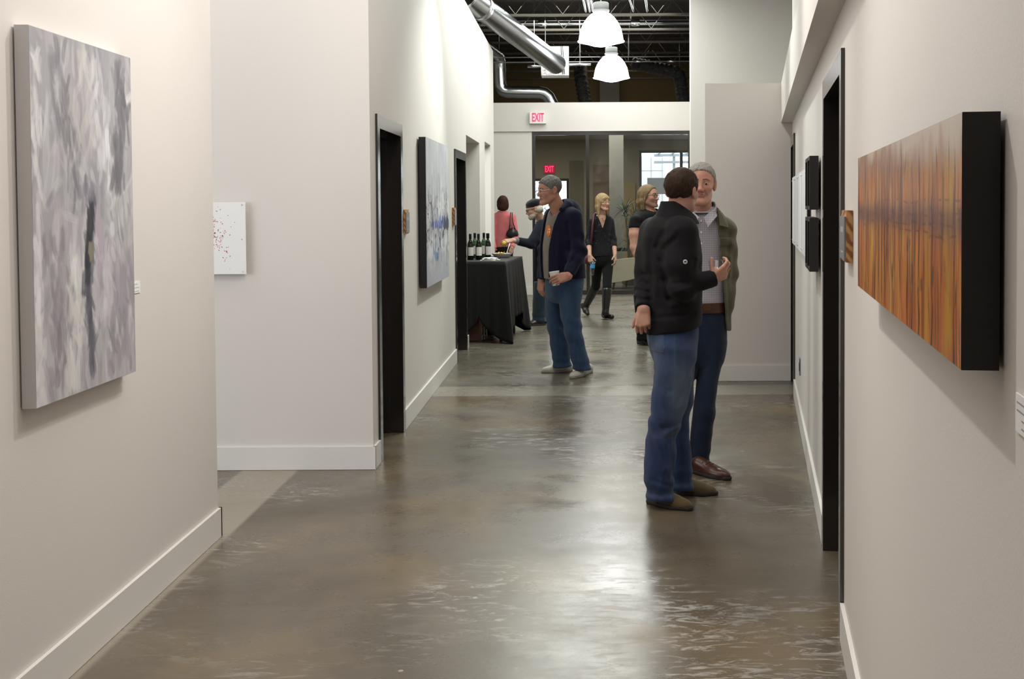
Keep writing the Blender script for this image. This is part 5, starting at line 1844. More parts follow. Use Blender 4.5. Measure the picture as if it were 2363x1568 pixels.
    F.part('badge_mark', both(off(body, 0.0034), mk), 0.0014, BLACK, jk)
    # jeans
    hip = loft([row(*q) for q in ((735, 1497, 1612, Y0, 80, 0.76), (768, 1493, 1613, Y0, 80, 0.76), (800, 1497, 1611, Y0, 80, 0.76), (832, 1507, 1606, Y0, 80, 0.74), (858, 1520, 1598, Y0, 80, 0.70))], 0.02)
    Yn, Yf = 6.03, 6.25
    near = loft([row(*q) for q in ((772, 1522, 1592, Yn, 80, 0.95), (796, 1508, 1604, Yn, 80, 0.95), (816, 1508, 1606, Yn, 80, 0.95), (848, 1508, 1603, Yn, 80, 0.95), (880, 1507, 1598, Yn, 80, 1.0), (911, 1503, 1591, Yn, 80, 1.0), (943, 1500, 1584, Yn, 80, 1.0),
            (975, 1496, 1572, Yn, 80, 1.0), (1007, 1492, 1562, Yn, 80, 1.0), (1039, 1489, 1560, Yn, 80, 1.0), (1071, 1487, 1559, Yn, 80, 1.0), (1103, 1487, 1556, Yn, 80, 1.05), (1135, 1491, 1556, Yn, 80, 1.05), (1153, 1493, 1556, Yn, 80, 1.05))], 0.008)
    far = loft([row(*q) for q in ((800, 1518, 1607, Yf, 78, 0.95), (848, 1522, 1604, Yf, 78, 0.95), (880, 1526, 1602, Yf, 78, 1.0), (911, 1531, 1601, Yf, 78, 1.0), (943, 1536, 1598, Yf, 78, 1.0), (975, 1538, 1589, Yf, 78, 1.0),
            (1007, 1540, 1592, Yf, 78, 1.0), (1039, 1542, 1595, Yf, 78, 1.0), (1071, 1543, 1597, Yf, 78, 1.0), (1103, 1544, 1599, Yf, 78, 1.0), (1130, 1546, 1599, Yf, 78, 1.0))], 0.008)
    J = U(0.02, hip, near, far)
    kn, kf = pix(1545, 990, Yn), pix(1560, 970, Yf)
    J = disp(J, addf(drape(0.006, 22, 11, (1, 1, 0.5)), crease([kn, kf], 0.008, 42, 0.13, 12), hemripple(0.008, 0.24), crease([pix(1560, 850, 6.0)], 0.005, 36, 0.15, 14),
        strokes2d([([(1498, 955), (1530, 985), (1566, 975)], 6.0, 0.014, 1.0), ([(1534, 1000), (1563, 985)], 6.0, 0.013, -0.8), ([(1512, 1010), (1535, 1080), (1520, 1130)], 6.0, 0.014, -0.8), ([(1545, 1020), (1552, 1100)], 6.0, 0.012, 0.7),
                   ([(1512, 860), (1540, 900)], 6.0, 0.014, 0.7), ([(1600, 850), (1560, 930)], 6.0, 0.014, 0.7), ([(1505, 1105), (1545, 1120)], 6.0, 0.011, 0.8)], 6.12, 0.009)), 0.026)
    th = pix(1572, 905, 5.9)
    sk = pix(1505, 840, 6.0)
    def wear(V):
        e = lambda c, a, b: np.exp(-((V[:, 0] - c[0]) / a) ** 2 - ((V[:, 2] - c[2]) / b) ** 2)
        seam = np.exp(-((V[:, 0] - (0.478 + 0.018 * (V[:, 2] - 0.5))) / 0.004) ** 2) * 0.2
        return 1.0 * e(th, 0.062, 0.17) + 0.5 * e(sk, 0.05, 0.1) + 0.35 * np.exp(-((V[:, 2] - 0.075) / 0.012) ** 2) + seam + 0.3 * e(pix(1535, 1000, 6.0), 0.05, 0.03)
    je = F.part('jeans', J, 0.0066, JEANS_A, wear=wear)
    pc = pix(1516, 789, 5.95)
    F.part('back_pocket', both(off(J, 0.003), box_s(pc, (0.040, 0.16, 0.058))), 0.005, JEANS_A, je, wear=lambda V: 0.25 + 0.5 * (np.maximum(np.abs(V[:, 0] - pc[0]) / 0.040, np.abs(V[:, 2] - pc[2]) / 0.058) > 0.86))
    F.shoe(pixz(1492, 1160), pixz(1597, 1180), SUEDE, SOLE_D, 0.10)
    F.shoe(pixz(1552, 1140), pixz(1655, 1143), SUEDE, SOLE_D, 0.10)
    # hands
    fd, fn_ = np.array([0.85, 0.10, 0.48]), np.array([0.10, -0.85, -0.50])
    fd /= np.linalg.norm(fd)
    pt = F.hand(pix(1639, 647, 5.955), fd, fn_, -1, SKIN_A, 0.98, curls=[(30, 48, 28), (34, 50, 30), (38, 54, 32), (42, 56, 34)], thumb=(0.40, 0.80, -0.50), tcurl=10, arm=wrR * 0.7 + elR * 0.3, arm_r=(0.027, 0.032), res=0.0028)
    F.hand(pix(1485, 713, 6.025), (-0.08, -0.28, -0.95), (-0.20, -0.93, 0.25), 1, SKIN_A, 0.98, curls=[(48, 66, 45), (52, 70, 45), (56, 72, 45), (60, 70, 42)], thumb=(0.78, 0.38, -0.30), tcurl=25, arm=wrL * 0.7 + elL * 0.3 + np.array([0, 0.012, 0]), arm_r=(0.027, 0.026), res=0.0028)
    F.head(pix(1573, 443, 6.13), 33, -3, 4, 1.0, neck=pix(1557, 502, 6.11), skin=SKIN_A, hairm=HAIR_BROWN, lips=LIPS, neck_r=0.055)
    F.hair_short(HAIR_BROWN, 0.011, nape=-0.082, seed=2, rough=0.003)
    F.finish_body()
    rb = MB()
    a38 = math.radians(38)
    c0 = pt(0.087 + 0.020 * math.cos(a38), -0.0125, -0.020 * math.sin(a38))
    ax = pt(math.cos(a38), 0, -math.sin(a38)) - pt(0, 0, 0)
    ax /= np.linalg.norm(ax)
    e1 = np.cross(ax, [0, 0, 1.0]); e1 /= np.linalg.norm(e1)
    e2 = np.cross(ax, e1)
    rb.tube([V3(c0 + 0.0102 * (math.cos(a) * e1 + math.sin(a) * e2)) for a in np.linspace(0, 2 * math.pi, 20, endpoint=False)], 0.0016, 6, closed=True)
    rb.build('ring', GOLD, F.t)
    # the cup in the hand
    cc = pix(1652, 620, 6.018)
    t = thing('drinking_cup', 'clear plastic cup held by the man in the black jacket', 'cup', (cc[0], cc[1], cc[2] - 0.045))
    MB().lathe([(0.029, -0.052), (0.031, -0.050), (0.039, 0.040), (0.041, 0.0425), (0.0375, 0.0405), (0.0295, -0.048), (0.001, -0.048)], cc, 28, cap=False).build('cup_wall', PLASTIC, t)
    MB().lathe([(0.0285, -0.046), (0.0325, -0.010), (0.031, -0.009), (0.001, -0.0088)], cc, 24, cap=False).build('drink', mat('pale_drink', (0.30, 0.28, 0.26), 0.1, alpha=0.35), t)
man_black_jacket()

# ---- smiling man in olive jacket
def man_olive():
    Y0 = 6.85
    A = 184
    F = Fig('smiling grey haired person facing us in an olive field jacket and checked shirt', (0.715, 6.85))
    rows = [row(*q) for q in ((478, 1596, 1646, Y0, A, 0.9), (490, 1588, 1656, Y0, A, 0.72), (503, 1572, 1670, Y0, A, 0.62), (520, 1564, 1682, Y0, A, 0.58), (545, 1562, 1682, Y0, A, 0.60), (590, 1567, 1678, Y0, A, 0.62), (640, 1572, 1674, Y0, A, 0.66), (690, 1575, 1672, Y0, A, 0.68), (716, 1575, 1672, Y0, A, 0.68))]
    SH = loft(rows, 0.01)
    SHd = disp(SH, addf(drape(0.004, 26, 21, (1, 1, 0.5)), crease([pix(1625, 690, 6.7)], 0.004, 60, 0.12, 22)), 0.01)
    F.flesh(loft(rows, grow=-0.012), 0.012, SKIN_B)
    nk = pix(1620, 478, 6.83)
    SHd = cut(SHd, cap(nk + np.array([0, -0.02, 0.12]), nk + np.array([0, -0.02, 0.022]), 0.054), 0.004)
    shirt = F.part('shirt', SHd, 0.006, PLAID)
    # button-down collar leaves
    for q in (-1, 1):
        c0 = pix(1618 + q * 26, 475, 6.80)
        pts = [pix(1619 + q * 29, 473, 6.87), pix(1619 + q * 24, 485, 6.775), pix(1619 + q * 6, 501, 6.715), pix(1619 + q * 15, 524, 6.690), pix(1619 + q * 36, 498, 6.745)]
        b = MB()
        vs = [b.bm.verts.new(p) for p in pts]
        b.bm.faces.new(vs)
        r_ = bmesh.ops.subdivide_edges(b.bm, edges=b.bm.edges[:], cuts=2, use_grid_fill=True)
        o = b.build('collar_leaf', PLAID, shirt)
        o.modifiers.new('solid', 'SOLIDIFY').thickness = 0.004
    CR_ = loft([row(*q) for q in ((466, 1588, 1650, 6.84, A, 1.0), (478, 1586, 1652, 6.84, A, 1.0), (490, 1582, 1656, 6.84, A, 0.9))], 0.002)
    fr = hd(A)[0]
    def slope2(P):
        t = (P[0] - F32(nk[0])) * F32(fr[0]) + (P[1] - F32(nk[1])) * F32(fr[1])
        return P[2] - F32(nk[2] + 0.012) + F32(0.62) * np.maximum(t, -0.04)
    F.part('collar_band', keep(S(lambda P: np.abs(CR_.f(P)) - F32(0.004), CR_.lo - 0.01, CR_.hi + 0.01), slope2, 0.004), 0.004, PLAID, shirt)
    b = MB()
    for py in (510, 536, 562, 592, 622, 652):
        p = pix(1618, py, 6.5)
        zr = SH.par(np.array([p[2]]))
        y = zr[1][0] - zr[3][0] - 0.004
        p = pix(1618, py, y)
        b = MB()
        b.lathe([(0.0045, -0.001), (0.005, 0.0), (0.0045, 0.0015)], (p[0], y - 0.002, p[2]), 10, M=Matrix.Rotation(math.pi / 2, 4, 'X'))
        b.build('button', WHITEP, shirt)
    # open jacket with sleeves
    jr = [row(*q) for q in ((482, 1588, 1652, Y0, A, 0.95), (494, 1576, 1666, Y0, A, 0.78), (506, 1562, 1680, Y0, A, 0.68), (522, 1554, 1688, Y0, A, 0.64), (550, 1552, 1689, Y0, A, 0.66), (600, 1556, 1686, Y0, A, 0.70), (650, 1558, 1684, Y0, A, 0.74), (700, 1556, 1685, Y0, A, 0.78), (740, 1554, 1686, Y0, A, 0.80), (762, 1556, 1686, Y0, A, 0.80))]
    JL = loft(jr, 0.006)
    shL, elL, wrL = pix(1672, 530, 6.86), pix(1678, 625, 6.93), pix(1673, 702, 6.86)
    shR, elR, wrR = pix(1567, 530, 6.86), pix(1560, 625, 6.90), pix(1552, 704, 6.80)
    outer = U(0.03, JL, chain([shL, elL, wrL], [0.070, 0.058, 0.050], 0.03), sleeve([shR, elR, wrR], [0.074, 0.060, 0.044], 0.03))
    outer = disp(outer, addf(drape(0.006, 22, 31, (1, 1, 0.45)), crease([elL, elR, pix(1680, 560, 6.85)], 0.006, 55, 0.13, 32),
        strokes2d([([(1684, 540), (1679, 600), (1681, 660), (1684, 745)], 6.75, 0.013, 1.0), ([(1672, 640), (1678, 700)], 6.7, 0.012, -0.8), ([(1668, 690), (1674, 750)], 6.7, 0.011, 0.8), ([(1690, 560), (1686, 640)], 6.8, 0.011, -0.8)], 6.9, 0.0045)), 0.02)
    zz = np.array([0.7, 1.0, 1.2, 1.36, 1.47, 1.56, 1.62])
    wl = np.array([0.150, 0.128, 0.112, 0.100, 0.080, 0.060, 0.052])
    op = frontcut(JL.par, lambda z: -np.interp(z, zz, wl), lambda z: np.interp(z, zz, wl + 0.02), -0.02)
    inner = off(SH, 0.004)
    def hollow(P):
        return np.maximum(np.maximum(JL.f(P) + F32(0.007), F32(-9)), op(P) * 0 - F32(9)) if False else op(P)
    jacket = S(lambda P: smax(smax(outer.f(P), -op(P), 0.006), -(loftin.f(P)), 0.004), outer.lo, outer.hi)
    loftin = loft(jr, 0.0, grow=-0.024)
    jk = F.part('jacket', jacket, 0.006, OLIVE_C)
    pc = pix(1678, 582, 6.72)
    F.part('chest_pocket', both(off(jacket, 0.006), box_s(pc, (0.034, 0.10, 0.065))), 0.005, OLIVE_C, jk)
    F.part('pocket_flap', both(off(jacket, 0.011), box_s(pc + np.array([0, 0, 0.058]), (0.038, 0.10, 0.024))), 0.005, OLIVE_C, jk)
    # folded collar on the shoulder
    b = MB()
    for q in (1, -1):
        P_ = [pix(1622 + q * 29, 476, 6.90), pix(1622 + q * 34, 480, 6.80), pix(1622 + q * 40, 520, 6.715), pix(1622 + q * 60, 526, 6.735), pix(1622 + q * 50, 498, 6.84), pix(1622 + q * 36, 481, 6.93)]
        b = MB()
        b.bm.faces.new([b.bm.verts.new(p) for p in P_])
        bmesh.ops.triangulate(b.bm, faces=b.bm.faces[:])
        bmesh.ops.subdivide_edges(b.bm, edges=b.bm.edges[:], cuts=2, use_grid_fill=True, smooth=0.3)
        o = b.build('lapel', OLIVE_C, jk)
        o.modifiers.new('solid', 'SOLIDIFY').thickness = 0.006
    # belt and jeans
    hip = loft([row(*q) for q in ((700, 1578, 1670, Y0, A, 0.70), (722, 1576, 1673, Y0, A, 0.70), (760, 1571, 1678, Y0, A, 0.70), (800, 1569, 1676, Y0, A, 0.70), (835, 1576, 1669, Y0, A, 0.62), (850, 1590, 1655, Y0, A, 0.55))], 0.015)
    ll = loft([row(*q) for q in ((790, 1618, 1675, Y0, 170, 1.1), (816, 1613, 1671, Y0, 165, 1.1), (848, 1609, 1664, Y0, 160, 1.1), (880, 1606, 1657, Y0, 155, 1.1), (911, 1603, 1653, Y0, 150, 1.1), (943, 1600, 1651, Y0, 150, 1.1), (975, 1596, 1647, Y0, 150, 1.1), (1007, 1593, 1642, Y0, 150, 1.1), (1039, 1591, 1639, Y0, 150, 1.1), (1065, 1590, 1636, Y0, 150, 1.15), (1086, 1591, 1634, Y0, 150, 1.15))], 0.008)
    rl = loft([row(*q) for q in ((790, 1571, 1626, Y0, 190, 1.1), (848, 1560, 1615, Y0, 195, 1.1), (911, 1548, 1592, Y0, 195, 1.1), (975, 1542, 1587, Y0, 195, 1.1), (1039, 1536, 1582, Y0, 195, 1.1), (1086, 1533, 1578, Y0, 195, 1.15))], 0.008)
    J = disp(U(0.02, hip, ll, rl), addf(drape(0.004, 24, 41, (1, 1, 0.5)), crease([pix(1624, 960, 6.8), pix(1565, 960, 6.8)], 0.006, 45, 0.12, 42), hemripple(0.006, 0.2, 7)), 0.012)
    je = F.part('jeans', J, 0.007, JEANS_B, wear=lambda V: 0.7 * np.exp(-((V[:, 0] - pix(1640, 860, 6.8)[0]) / 0.05) ** 2 - ((V[:, 2] - 0.62) / 0.2) ** 2))
    BL = loft([row(*q) for q in ((697, 1577, 1671, Y0, A, 0.70), (722, 1575, 1673, Y0, A, 0.70))], 0.002, grow=0.006)
    F.part('belt', BL, 0.005, BELT)
    y = float(BL.par(np.array([1.0]))[1][0] - BL.par(np.array([1.0]))[3][0])
    p = pix(1632, 709, y - 0.012)
    MB().box((p[0] - 0.019, y - 0.010, p[2] - 0.020), (p[0] + 0.019, y - 0.004, p[2] + 0.020)).bevel(0.004, 2).build('buckle', mat('dull_bronze', (0.16, 0.085, 0.05), 0.35, metal=0.8), F.t)
    lace = mat('dark_lace', (0.03, 0.02, 0.015), 0.8)
    F.shoe(pixz(1588, 1088), pixz(1686, 1110), LEATHER, SOLE_D, 0.105, laces=lace)
    F.shoe(pixz(1552, 1082), pixz(1545, 1118), LEATHER, SOLE_D, 0.105, laces=lace)
    F.hand(wrR + np.array([0, 0, -0.005]), (0.0, -0.15, -1), (-0.9, -0.3, 0), -1, SKIN_B, 1.0, curl=(28, 38, 25), arm=elR * 0.3 + wrR * 0.7, res=0.004)
    F.head(pix(1617, 426, 6.83), 187, 1, -3, 1.05, neck=pix(1620, 502, 6.86), skin=SKIN_B, hairm=HAIR_GREY, browm=BROW_SOFT, lips=LIPS, smile=1.6, neck_r=0.055, res=0.0025, jaw=0.93)
    F.hair_short(HAIR_SILVER, 0.007, seed=8, front=0.082, rough=0.003, side=0.010)
    F.finish_body()
man_olive()

# ---- man in navy hoodie
def man_navy():
    Y0 = 10.8
    A = 227
    F = Fig('tall grey haired person in open navy hoodie, taupe tee and jeans with a white cup', (-0.15, 10.8))
    rows = [row(*q) for q in ((472, 1278, 1316, Y0, A, 0.9), (480, 1268, 1326, Y0, A, 0.85), (492, 1259, 1334, Y0, A, 0.75), (510, 1254, 1340, Y0, A, 0.74), (535, 1250, 1344, Y0, A, 0.80), (575, 1245, 1347, Y0, A, 0.84), (612, 1245, 1350, Y0, A, 0.86), (642, 1247, 1352, Y0, A, 0.86))]
    TE = loft(rows, 0.01, grow=-0.022)
    nk = pix(1283, 478, 10.76)
    TEd = cut(disp(TE, drape(0.006, 22, 51, (1, 1, 0.5)), 0.01), cap(nk + np.array([-0.03, -0.02, 0.1]), nk + np.array([-0.03, -0.03, -0.02]), 0.066), 0.006)
    F.flesh(loft(rows, grow=-0.045), 0.016, SKIN_C)
    tee = F.part('tee_shirt', TEd, 0.008, TEE)
    lc = pix(1265, 533, 10.6)
    PR = both(off(TEd, 0.008), ell(lc, (0.026, 0.26, 0.062)))
    F.part('shirt_print', PR, 0.0045, mat('orange_print', (0.80, 0.18, 0.02), 0.7), tee)
    for dx, dz, hx, hz in ((0.0, 0.012, 0.018, 0.0045), (-0.008, -0.012, 0.004, 0.014), (0.009, -0.012, 0.004, 0.014)):
        F.part('print_mark', both(off(TEd, 0.0115), box_s(lc + np.array([dx, 0, dz]), (hx, 0.12, hz))), 0.003, WHITEP, tee)
    JL = loft(rows, 0.008)
    shL, elL, wrL = pix(1325, 500, 10.66), pix(1333, 582, 10.60), pix(1312, 634, 10.46)
    shR, elR, wrR = pix(1272, 498, 10.98), pix(1257, 580, 11.02), pix(1249, 645, 10.92)
    outer = U(0.06, JL, sleeve([shL, elL, wrL], [0.074, 0.078, 0.052], 0.035), sleeve([shR, elR, wrR], [0.072, 0.066, 0.046], 0.03))
    outer = disp(outer, addf(drape(0.008, 16, 61, (1, 1, 0.4)), crease([elL, elR], 0.009, 48, 0.15, 62),
        strokes2d([([(1310, 515), (1316, 560), (1314, 615)], 10.65, 0.02, 1.0), ([(1340, 598), (1322, 628)], 10.6, 0.018, -0.9), ([(1330, 585), (1318, 605)], 10.6, 0.015, 0.9), ([(1290, 540), (1288, 620)], 10.65, 0.02, -0.7), ([(1340, 540), (1342, 580)], 10.6, 0.018, 0.7)], 10.85, 0.012)), 0.03)
    inn = loft(rows, 0.0, grow=-0.030)
    zz = np.array([0.9, 1.2, 1.4, 1.5, 1.58])
    op = frontcut(JL.par, lambda z: np.interp(z, zz, [-0.010, -0.022, -0.045, -0.075, -0.10]), lambda z: np.interp(z, zz, [0.088, 0.118, 0.122, 0.100, 0.10]), 0.0)
    jacket = S(lambda P: smax(smax(outer.f(P), -op(P), 0.008), -inn.f(P), 0.004), outer.lo, outer.hi)
    jk = F.part('hooded_jacket', jacket, 0.008, NAVY)
    hood = U(0.045, ell(pix(1309, 478, 10.84), (0.095, 0.13, 0.078), np.stack([hd(A)[1], hd(A)[0], [0, 0, 1.0]], 1)), ell(pix(1322, 492, 10.86), (0.09, 0.12, 0.075)), cap(pix(1296, 484, 10.66), pix(1310, 474, 10.74), 0.024, 0.04))
    hood = cut(disp(hood, drape(0.006, 30, 66), 0.008), cap(pix(1268, 432, 10.74), pix(1291, 490, 10.79), 0.080, 0.076), 0.012)
    F.part('hood', hood, 0.007, NAVY, jk)
    hip = loft([row(*q) for q in ((625, 1258, 1346, Y0, A, 0.8), (650, 1257, 1348, Y0, A, 0.8), (672, 1257, 1345, Y0, A, 0.78), (690, 1262, 1342, Y0, A, 0.70), (700, 1275, 1330, Y0, A, 0.55))], 0.02)
    nl = loft([row(*q) for q in ((655, 1288, 1346, 10.72, A, 1), (700, 1290, 1342, 10.72, A, 1), (728, 1293, 1341, 10.72, A, 1), (761, 1301, 1344, 10.70, A, 1), (795, 1309, 1349, 10.70, A, 1), (828, 1317, 1358, 10.70, A, 1.05), (852, 1324, 1364, 10.70, A, 1.05))], 0.01)
    fl = loft([row(*q) for q in ((655, 1257, 1310, 10.9, A, 1), (700, 1257, 1304, 10.9, A, 1), (728, 1260, 1301, 10.92, A, 1), (761, 1265, 1305, 10.92, A, 1), (795, 1270, 1313, 10.92, A, 1), (828, 1275, 1316, 10.92, A, 1.05), (846, 1277, 1319, 10.92, A, 1.05))], 0.01)
    J = disp(U(0.02, hip, nl, fl), addf(drape(0.007, 20, 71, (1, 1, 0.5)), crease([pix(1320, 765, 10.7), pix(1285, 765, 10.9)], 0.009, 40, 0.14, 72), hemripple(0.008, 0.22, 9)), 0.016)
    F.part('jeans', J, 0.009, JEANS_C, wear=lambda V: 0.6 * np.exp(-((V[:, 2] - 0.68) / 0.2) ** 2) * (0.5 + 0.5 * np.sin(V[:, 0] * 40)))
    lw = mat('white_lace', (0.7, 0.69, 0.66), 0.7)
    F.shoe(pixz(1323, 857), pixz(1249, 861), SNEAK, SOLE_G, 0.105, laces=lw)
    F.shoe(pixz(1366, 858), pixz(1316, 876), SNEAK, SOLE_G, 0.105, laces=lw)
    F.hand(pix(1313, 637, 10.43), (-0.90, -0.20, -0.22), (-0.10, -0.90, 0.35), 1, SKIN_C, 1.12, curls=[(18, 38, 25), (22, 40, 26), (26, 42, 28), (32, 44, 30)], thumb=(0.55, 0.45, -0.75), tcurl=15, arm=elL * 0.25 + wrL * 0.75, res=0.0036)
    F.hand(pix(1249, 646, 10.91), (-0.05, -0.1, -1), (-0.7, -0.7, 0), -1, SKIN_C, 1.1, curl=(30, 42, 28), arm=elR * 0.25 + wrR * 0.75, res=0.0036)
    F.head(pix(1268, 440, 10.72), 243, 6, 0, 1.10, neck=pix(1291, 490, 10.80), skin=SKIN_C, hairm=HAIR_GREY, lips=LIPS, neck_r=0.056)
    F.hair_short(HAIR_GREY, 0.008, seed=12, front=0.070, nape=-0.06, rough=0.003)
    F.glasses(WIRE, r=0.0016)
    F.finish_body()
    c = pix(1281, 643, 10.46)
    tl_ = Matrix.Rotation(math.radians(-8), 4, 'Y')
    t = thing('drinking_cup', 'white foam cup held low by the man in the navy hoodie', 'cup', (c[0], c[1], c[2] - 0.06))
    MB().lathe([(0.030, -0.063), (0.032, -0.061), (0.046, 0.060), (0.0475, 0.064), (0.044, 0.062), (0.030, -0.057), (0.001, -0.057)], c, 30, cap=False, M=tl_).build('cup_wall', mat('white_foam', (0.82, 0.81, 0.78), 0.7), t)
    MB().lathe([(0.0435, 0.052), (0.001, 0.052)], c, 24, cap=False, M=tl_).build('drink', mat('dark_coffee', (0.05, 0.03, 0.02), 0.1), t)
man_navy()

# ---- older man in beret reaching over the table
def man_beret():
    Y0 = 15.4
    F = Fig('white bearded person in a dark beret leaning over to reach the black table', (-0.52, 15.4))
    A = 262
    rows = [row(*q) for q in ((499, 1246, 1262, Y0, A, 0.9), (506, 1240, 1268, Y0, A, 0.9), (516, 1236, 1272, Y0, A, 1.1), (540, 1233, 1276, Y0, A, 1.3), (590, 1231, 1276, Y0, A, 1.3), (640, 1230, 1274, Y0, A, 1.3), (676, 1229, 1272, Y0, A, 1.3))]
    T = loft(rows, 0.015)
    F.flesh(loft(rows, grow=-0.04), 0.02, SKIN_D)
    sh, el, wr = pix(1252, 521, 15.16), pix(1226, 563, 14.98), pix(1196, 557, 14.88)
    shf, elf, wrf = pix(1252, 521, 15.62), pix(1244, 575, 15.66), pix(1240, 625, 15.55)
    cv = U(0.04, T, sleeve([sh, el, wr], [0.085, 0.064, 0.048], 0.03), sleeve([shf, elf, wrf], [0.08, 0.06, 0.048], 0.03))
    F.part('coat', disp(cv, addf(drape(0.008, 18, 81), crease([el], 0.008, 50, 0.13, 82)), 0.016), 0.010, DARKNAVY)
    w2 = wr + (wr - el) / np.linalg.norm(wr - el) * 0.02
    F.part('cuff', sleeve([wr - (wr - el) * 0.1, w2 + (w2 - wr) * 1.6], [0.040, 0.038]), 0.006, GREYK)
    leg1 = loft([row(*q) for q in ((650, 1232, 1268, 15.3, A, 1), (690, 1230, 1264, 15.3, A, 1), (720, 1229, 1260, 15.3, A, 1), (743, 1228, 1260, 15.3, A, 1))], 0.01)
    leg2 = loft([row(*q) for q in ((650, 1236, 1270, 15.55, A, 1), (690, 1238, 1270, 15.55, A, 1), (740, 1240, 1270, 15.55, A, 1))], 0.01)
    F.part('jeans', disp(U(0.02, leg1, leg2), addf(drape(0.006, 20, 85), hemripple(0.008, 0.2, 4)), 0.014), 0.011, JEANS_D)
    F.shoe(pixz(1258, 751), pixz(1214, 752), BLEATHER, SOLE_D, 0.11)
    F.shoe(pixz(1272, 744), pixz(1228, 745), BLEATHER, SOLE_D, 0.11)
    wv = pix(1184, 555, 14.83)
    F.hand(wv, (-0.92, -0.30, -0.10), (0.0, -0.55, 0.83), 1, SKIN_D, 1.05, curls=[(25, 40, 20), (35, 50, 30), (40, 55, 35), (45, 55, 35)], thumb=(0.75, 0.4, -0.5), tcurl=10, arm=wr, res=0.004)
    F.hand(wrf, (0, -0.1, -1), (-0.9, 0.3, 0), -1, SKIN_D, 1.0, curl=(30, 40, 25), arm=elf * 0.3 + wrf * 0.7, res=0.005)
    F.head(pix(1232, 483, 15.27), 258, 16, 0, 1.02, neck=pix(1250, 508, 15.36), skin=SKIN_D, hairm=HAIR_WHITE, lips=LIPS)
    W = F.W
    E = lambda p, r: ell(W(*p), np.array(r) * F.hs, F.hR)
    beard = U(0.02, E((0, 0.066, -0.088), (0.036, 0.036, 0.040)), E((0.044, 0.026, -0.062), (0.018, 0.034, 0.036)), E((-0.044, 0.026, -0.062), (0.018, 0.034, 0.036)), E((0.030, 0.05, -0.078), (0.026, 0.032, 0.034)), E((-0.030, 0.05, -0.078), (0.026, 0.032, 0.034)), E((0, 0.092, -0.045), (0.034, 0.012, 0.008)))
    beard = cut(disp(beard, lambda P: wob(P, 180, 3, (1, 1, 0.4)) * F32(0.003), 0.004), E((0, 0.10, -0.060), (0.018, 0.02, 0.006)), 0.004)
    F.part('beard', beard, 0.004, HAIR_WHITE)
    hb = U(0.02, E((0.058, -0.05, -0.015), (0.03, 0.05, 0.045)), E((-0.058, -0.05, -0.015), (0.03, 0.05, 0.045)), E((0, -0.085, -0.02), (0.06, 0.035, 0.05)))
    F.part('hair', disp(hb, lambda P: wob(P, 160, 5, (1, 1, 0.4)) * F32(0.004), 0.005), 0.004, HAIR_WHITE)
    be = U(0.02, E((0, -0.018, 0.074), (0.094, 0.106, 0.056)), E((0, -0.006, 0.046), (0.086, 0.102, 0.022)), E((0, -0.02, 0.118), (0.006, 0.006, 0.012)))
    F.part('beret', disp(be, drape(0.003, 40, 7), 0.004), 0.005, clothmat('dark_navy_felt', (0.005, 0.0045, 0.009), 0.95, 400, 0.3))
    F.glasses(BLACK, r=0.003)
    F.finish_body()
    c = pix(1163, 562, 14.73)
    o = MB().lathe([(0.001, -0.03), (0.016, -0.027), (0.026, -0.008), (0.026, 0.008), (0.016, 0.027), (0.001, 0.03)], c, 18, cap=False, M=Matrix.Rotation(0.5, 4, 'Y')).build('yellow_chip', mat('yellow_snack', (0.72, 0.55, 0.05), 0.55), loc=V3(c))
    tag(o, 'yellow snack pinched in the fingers of the person in the beret', 'snack')
man_beret()

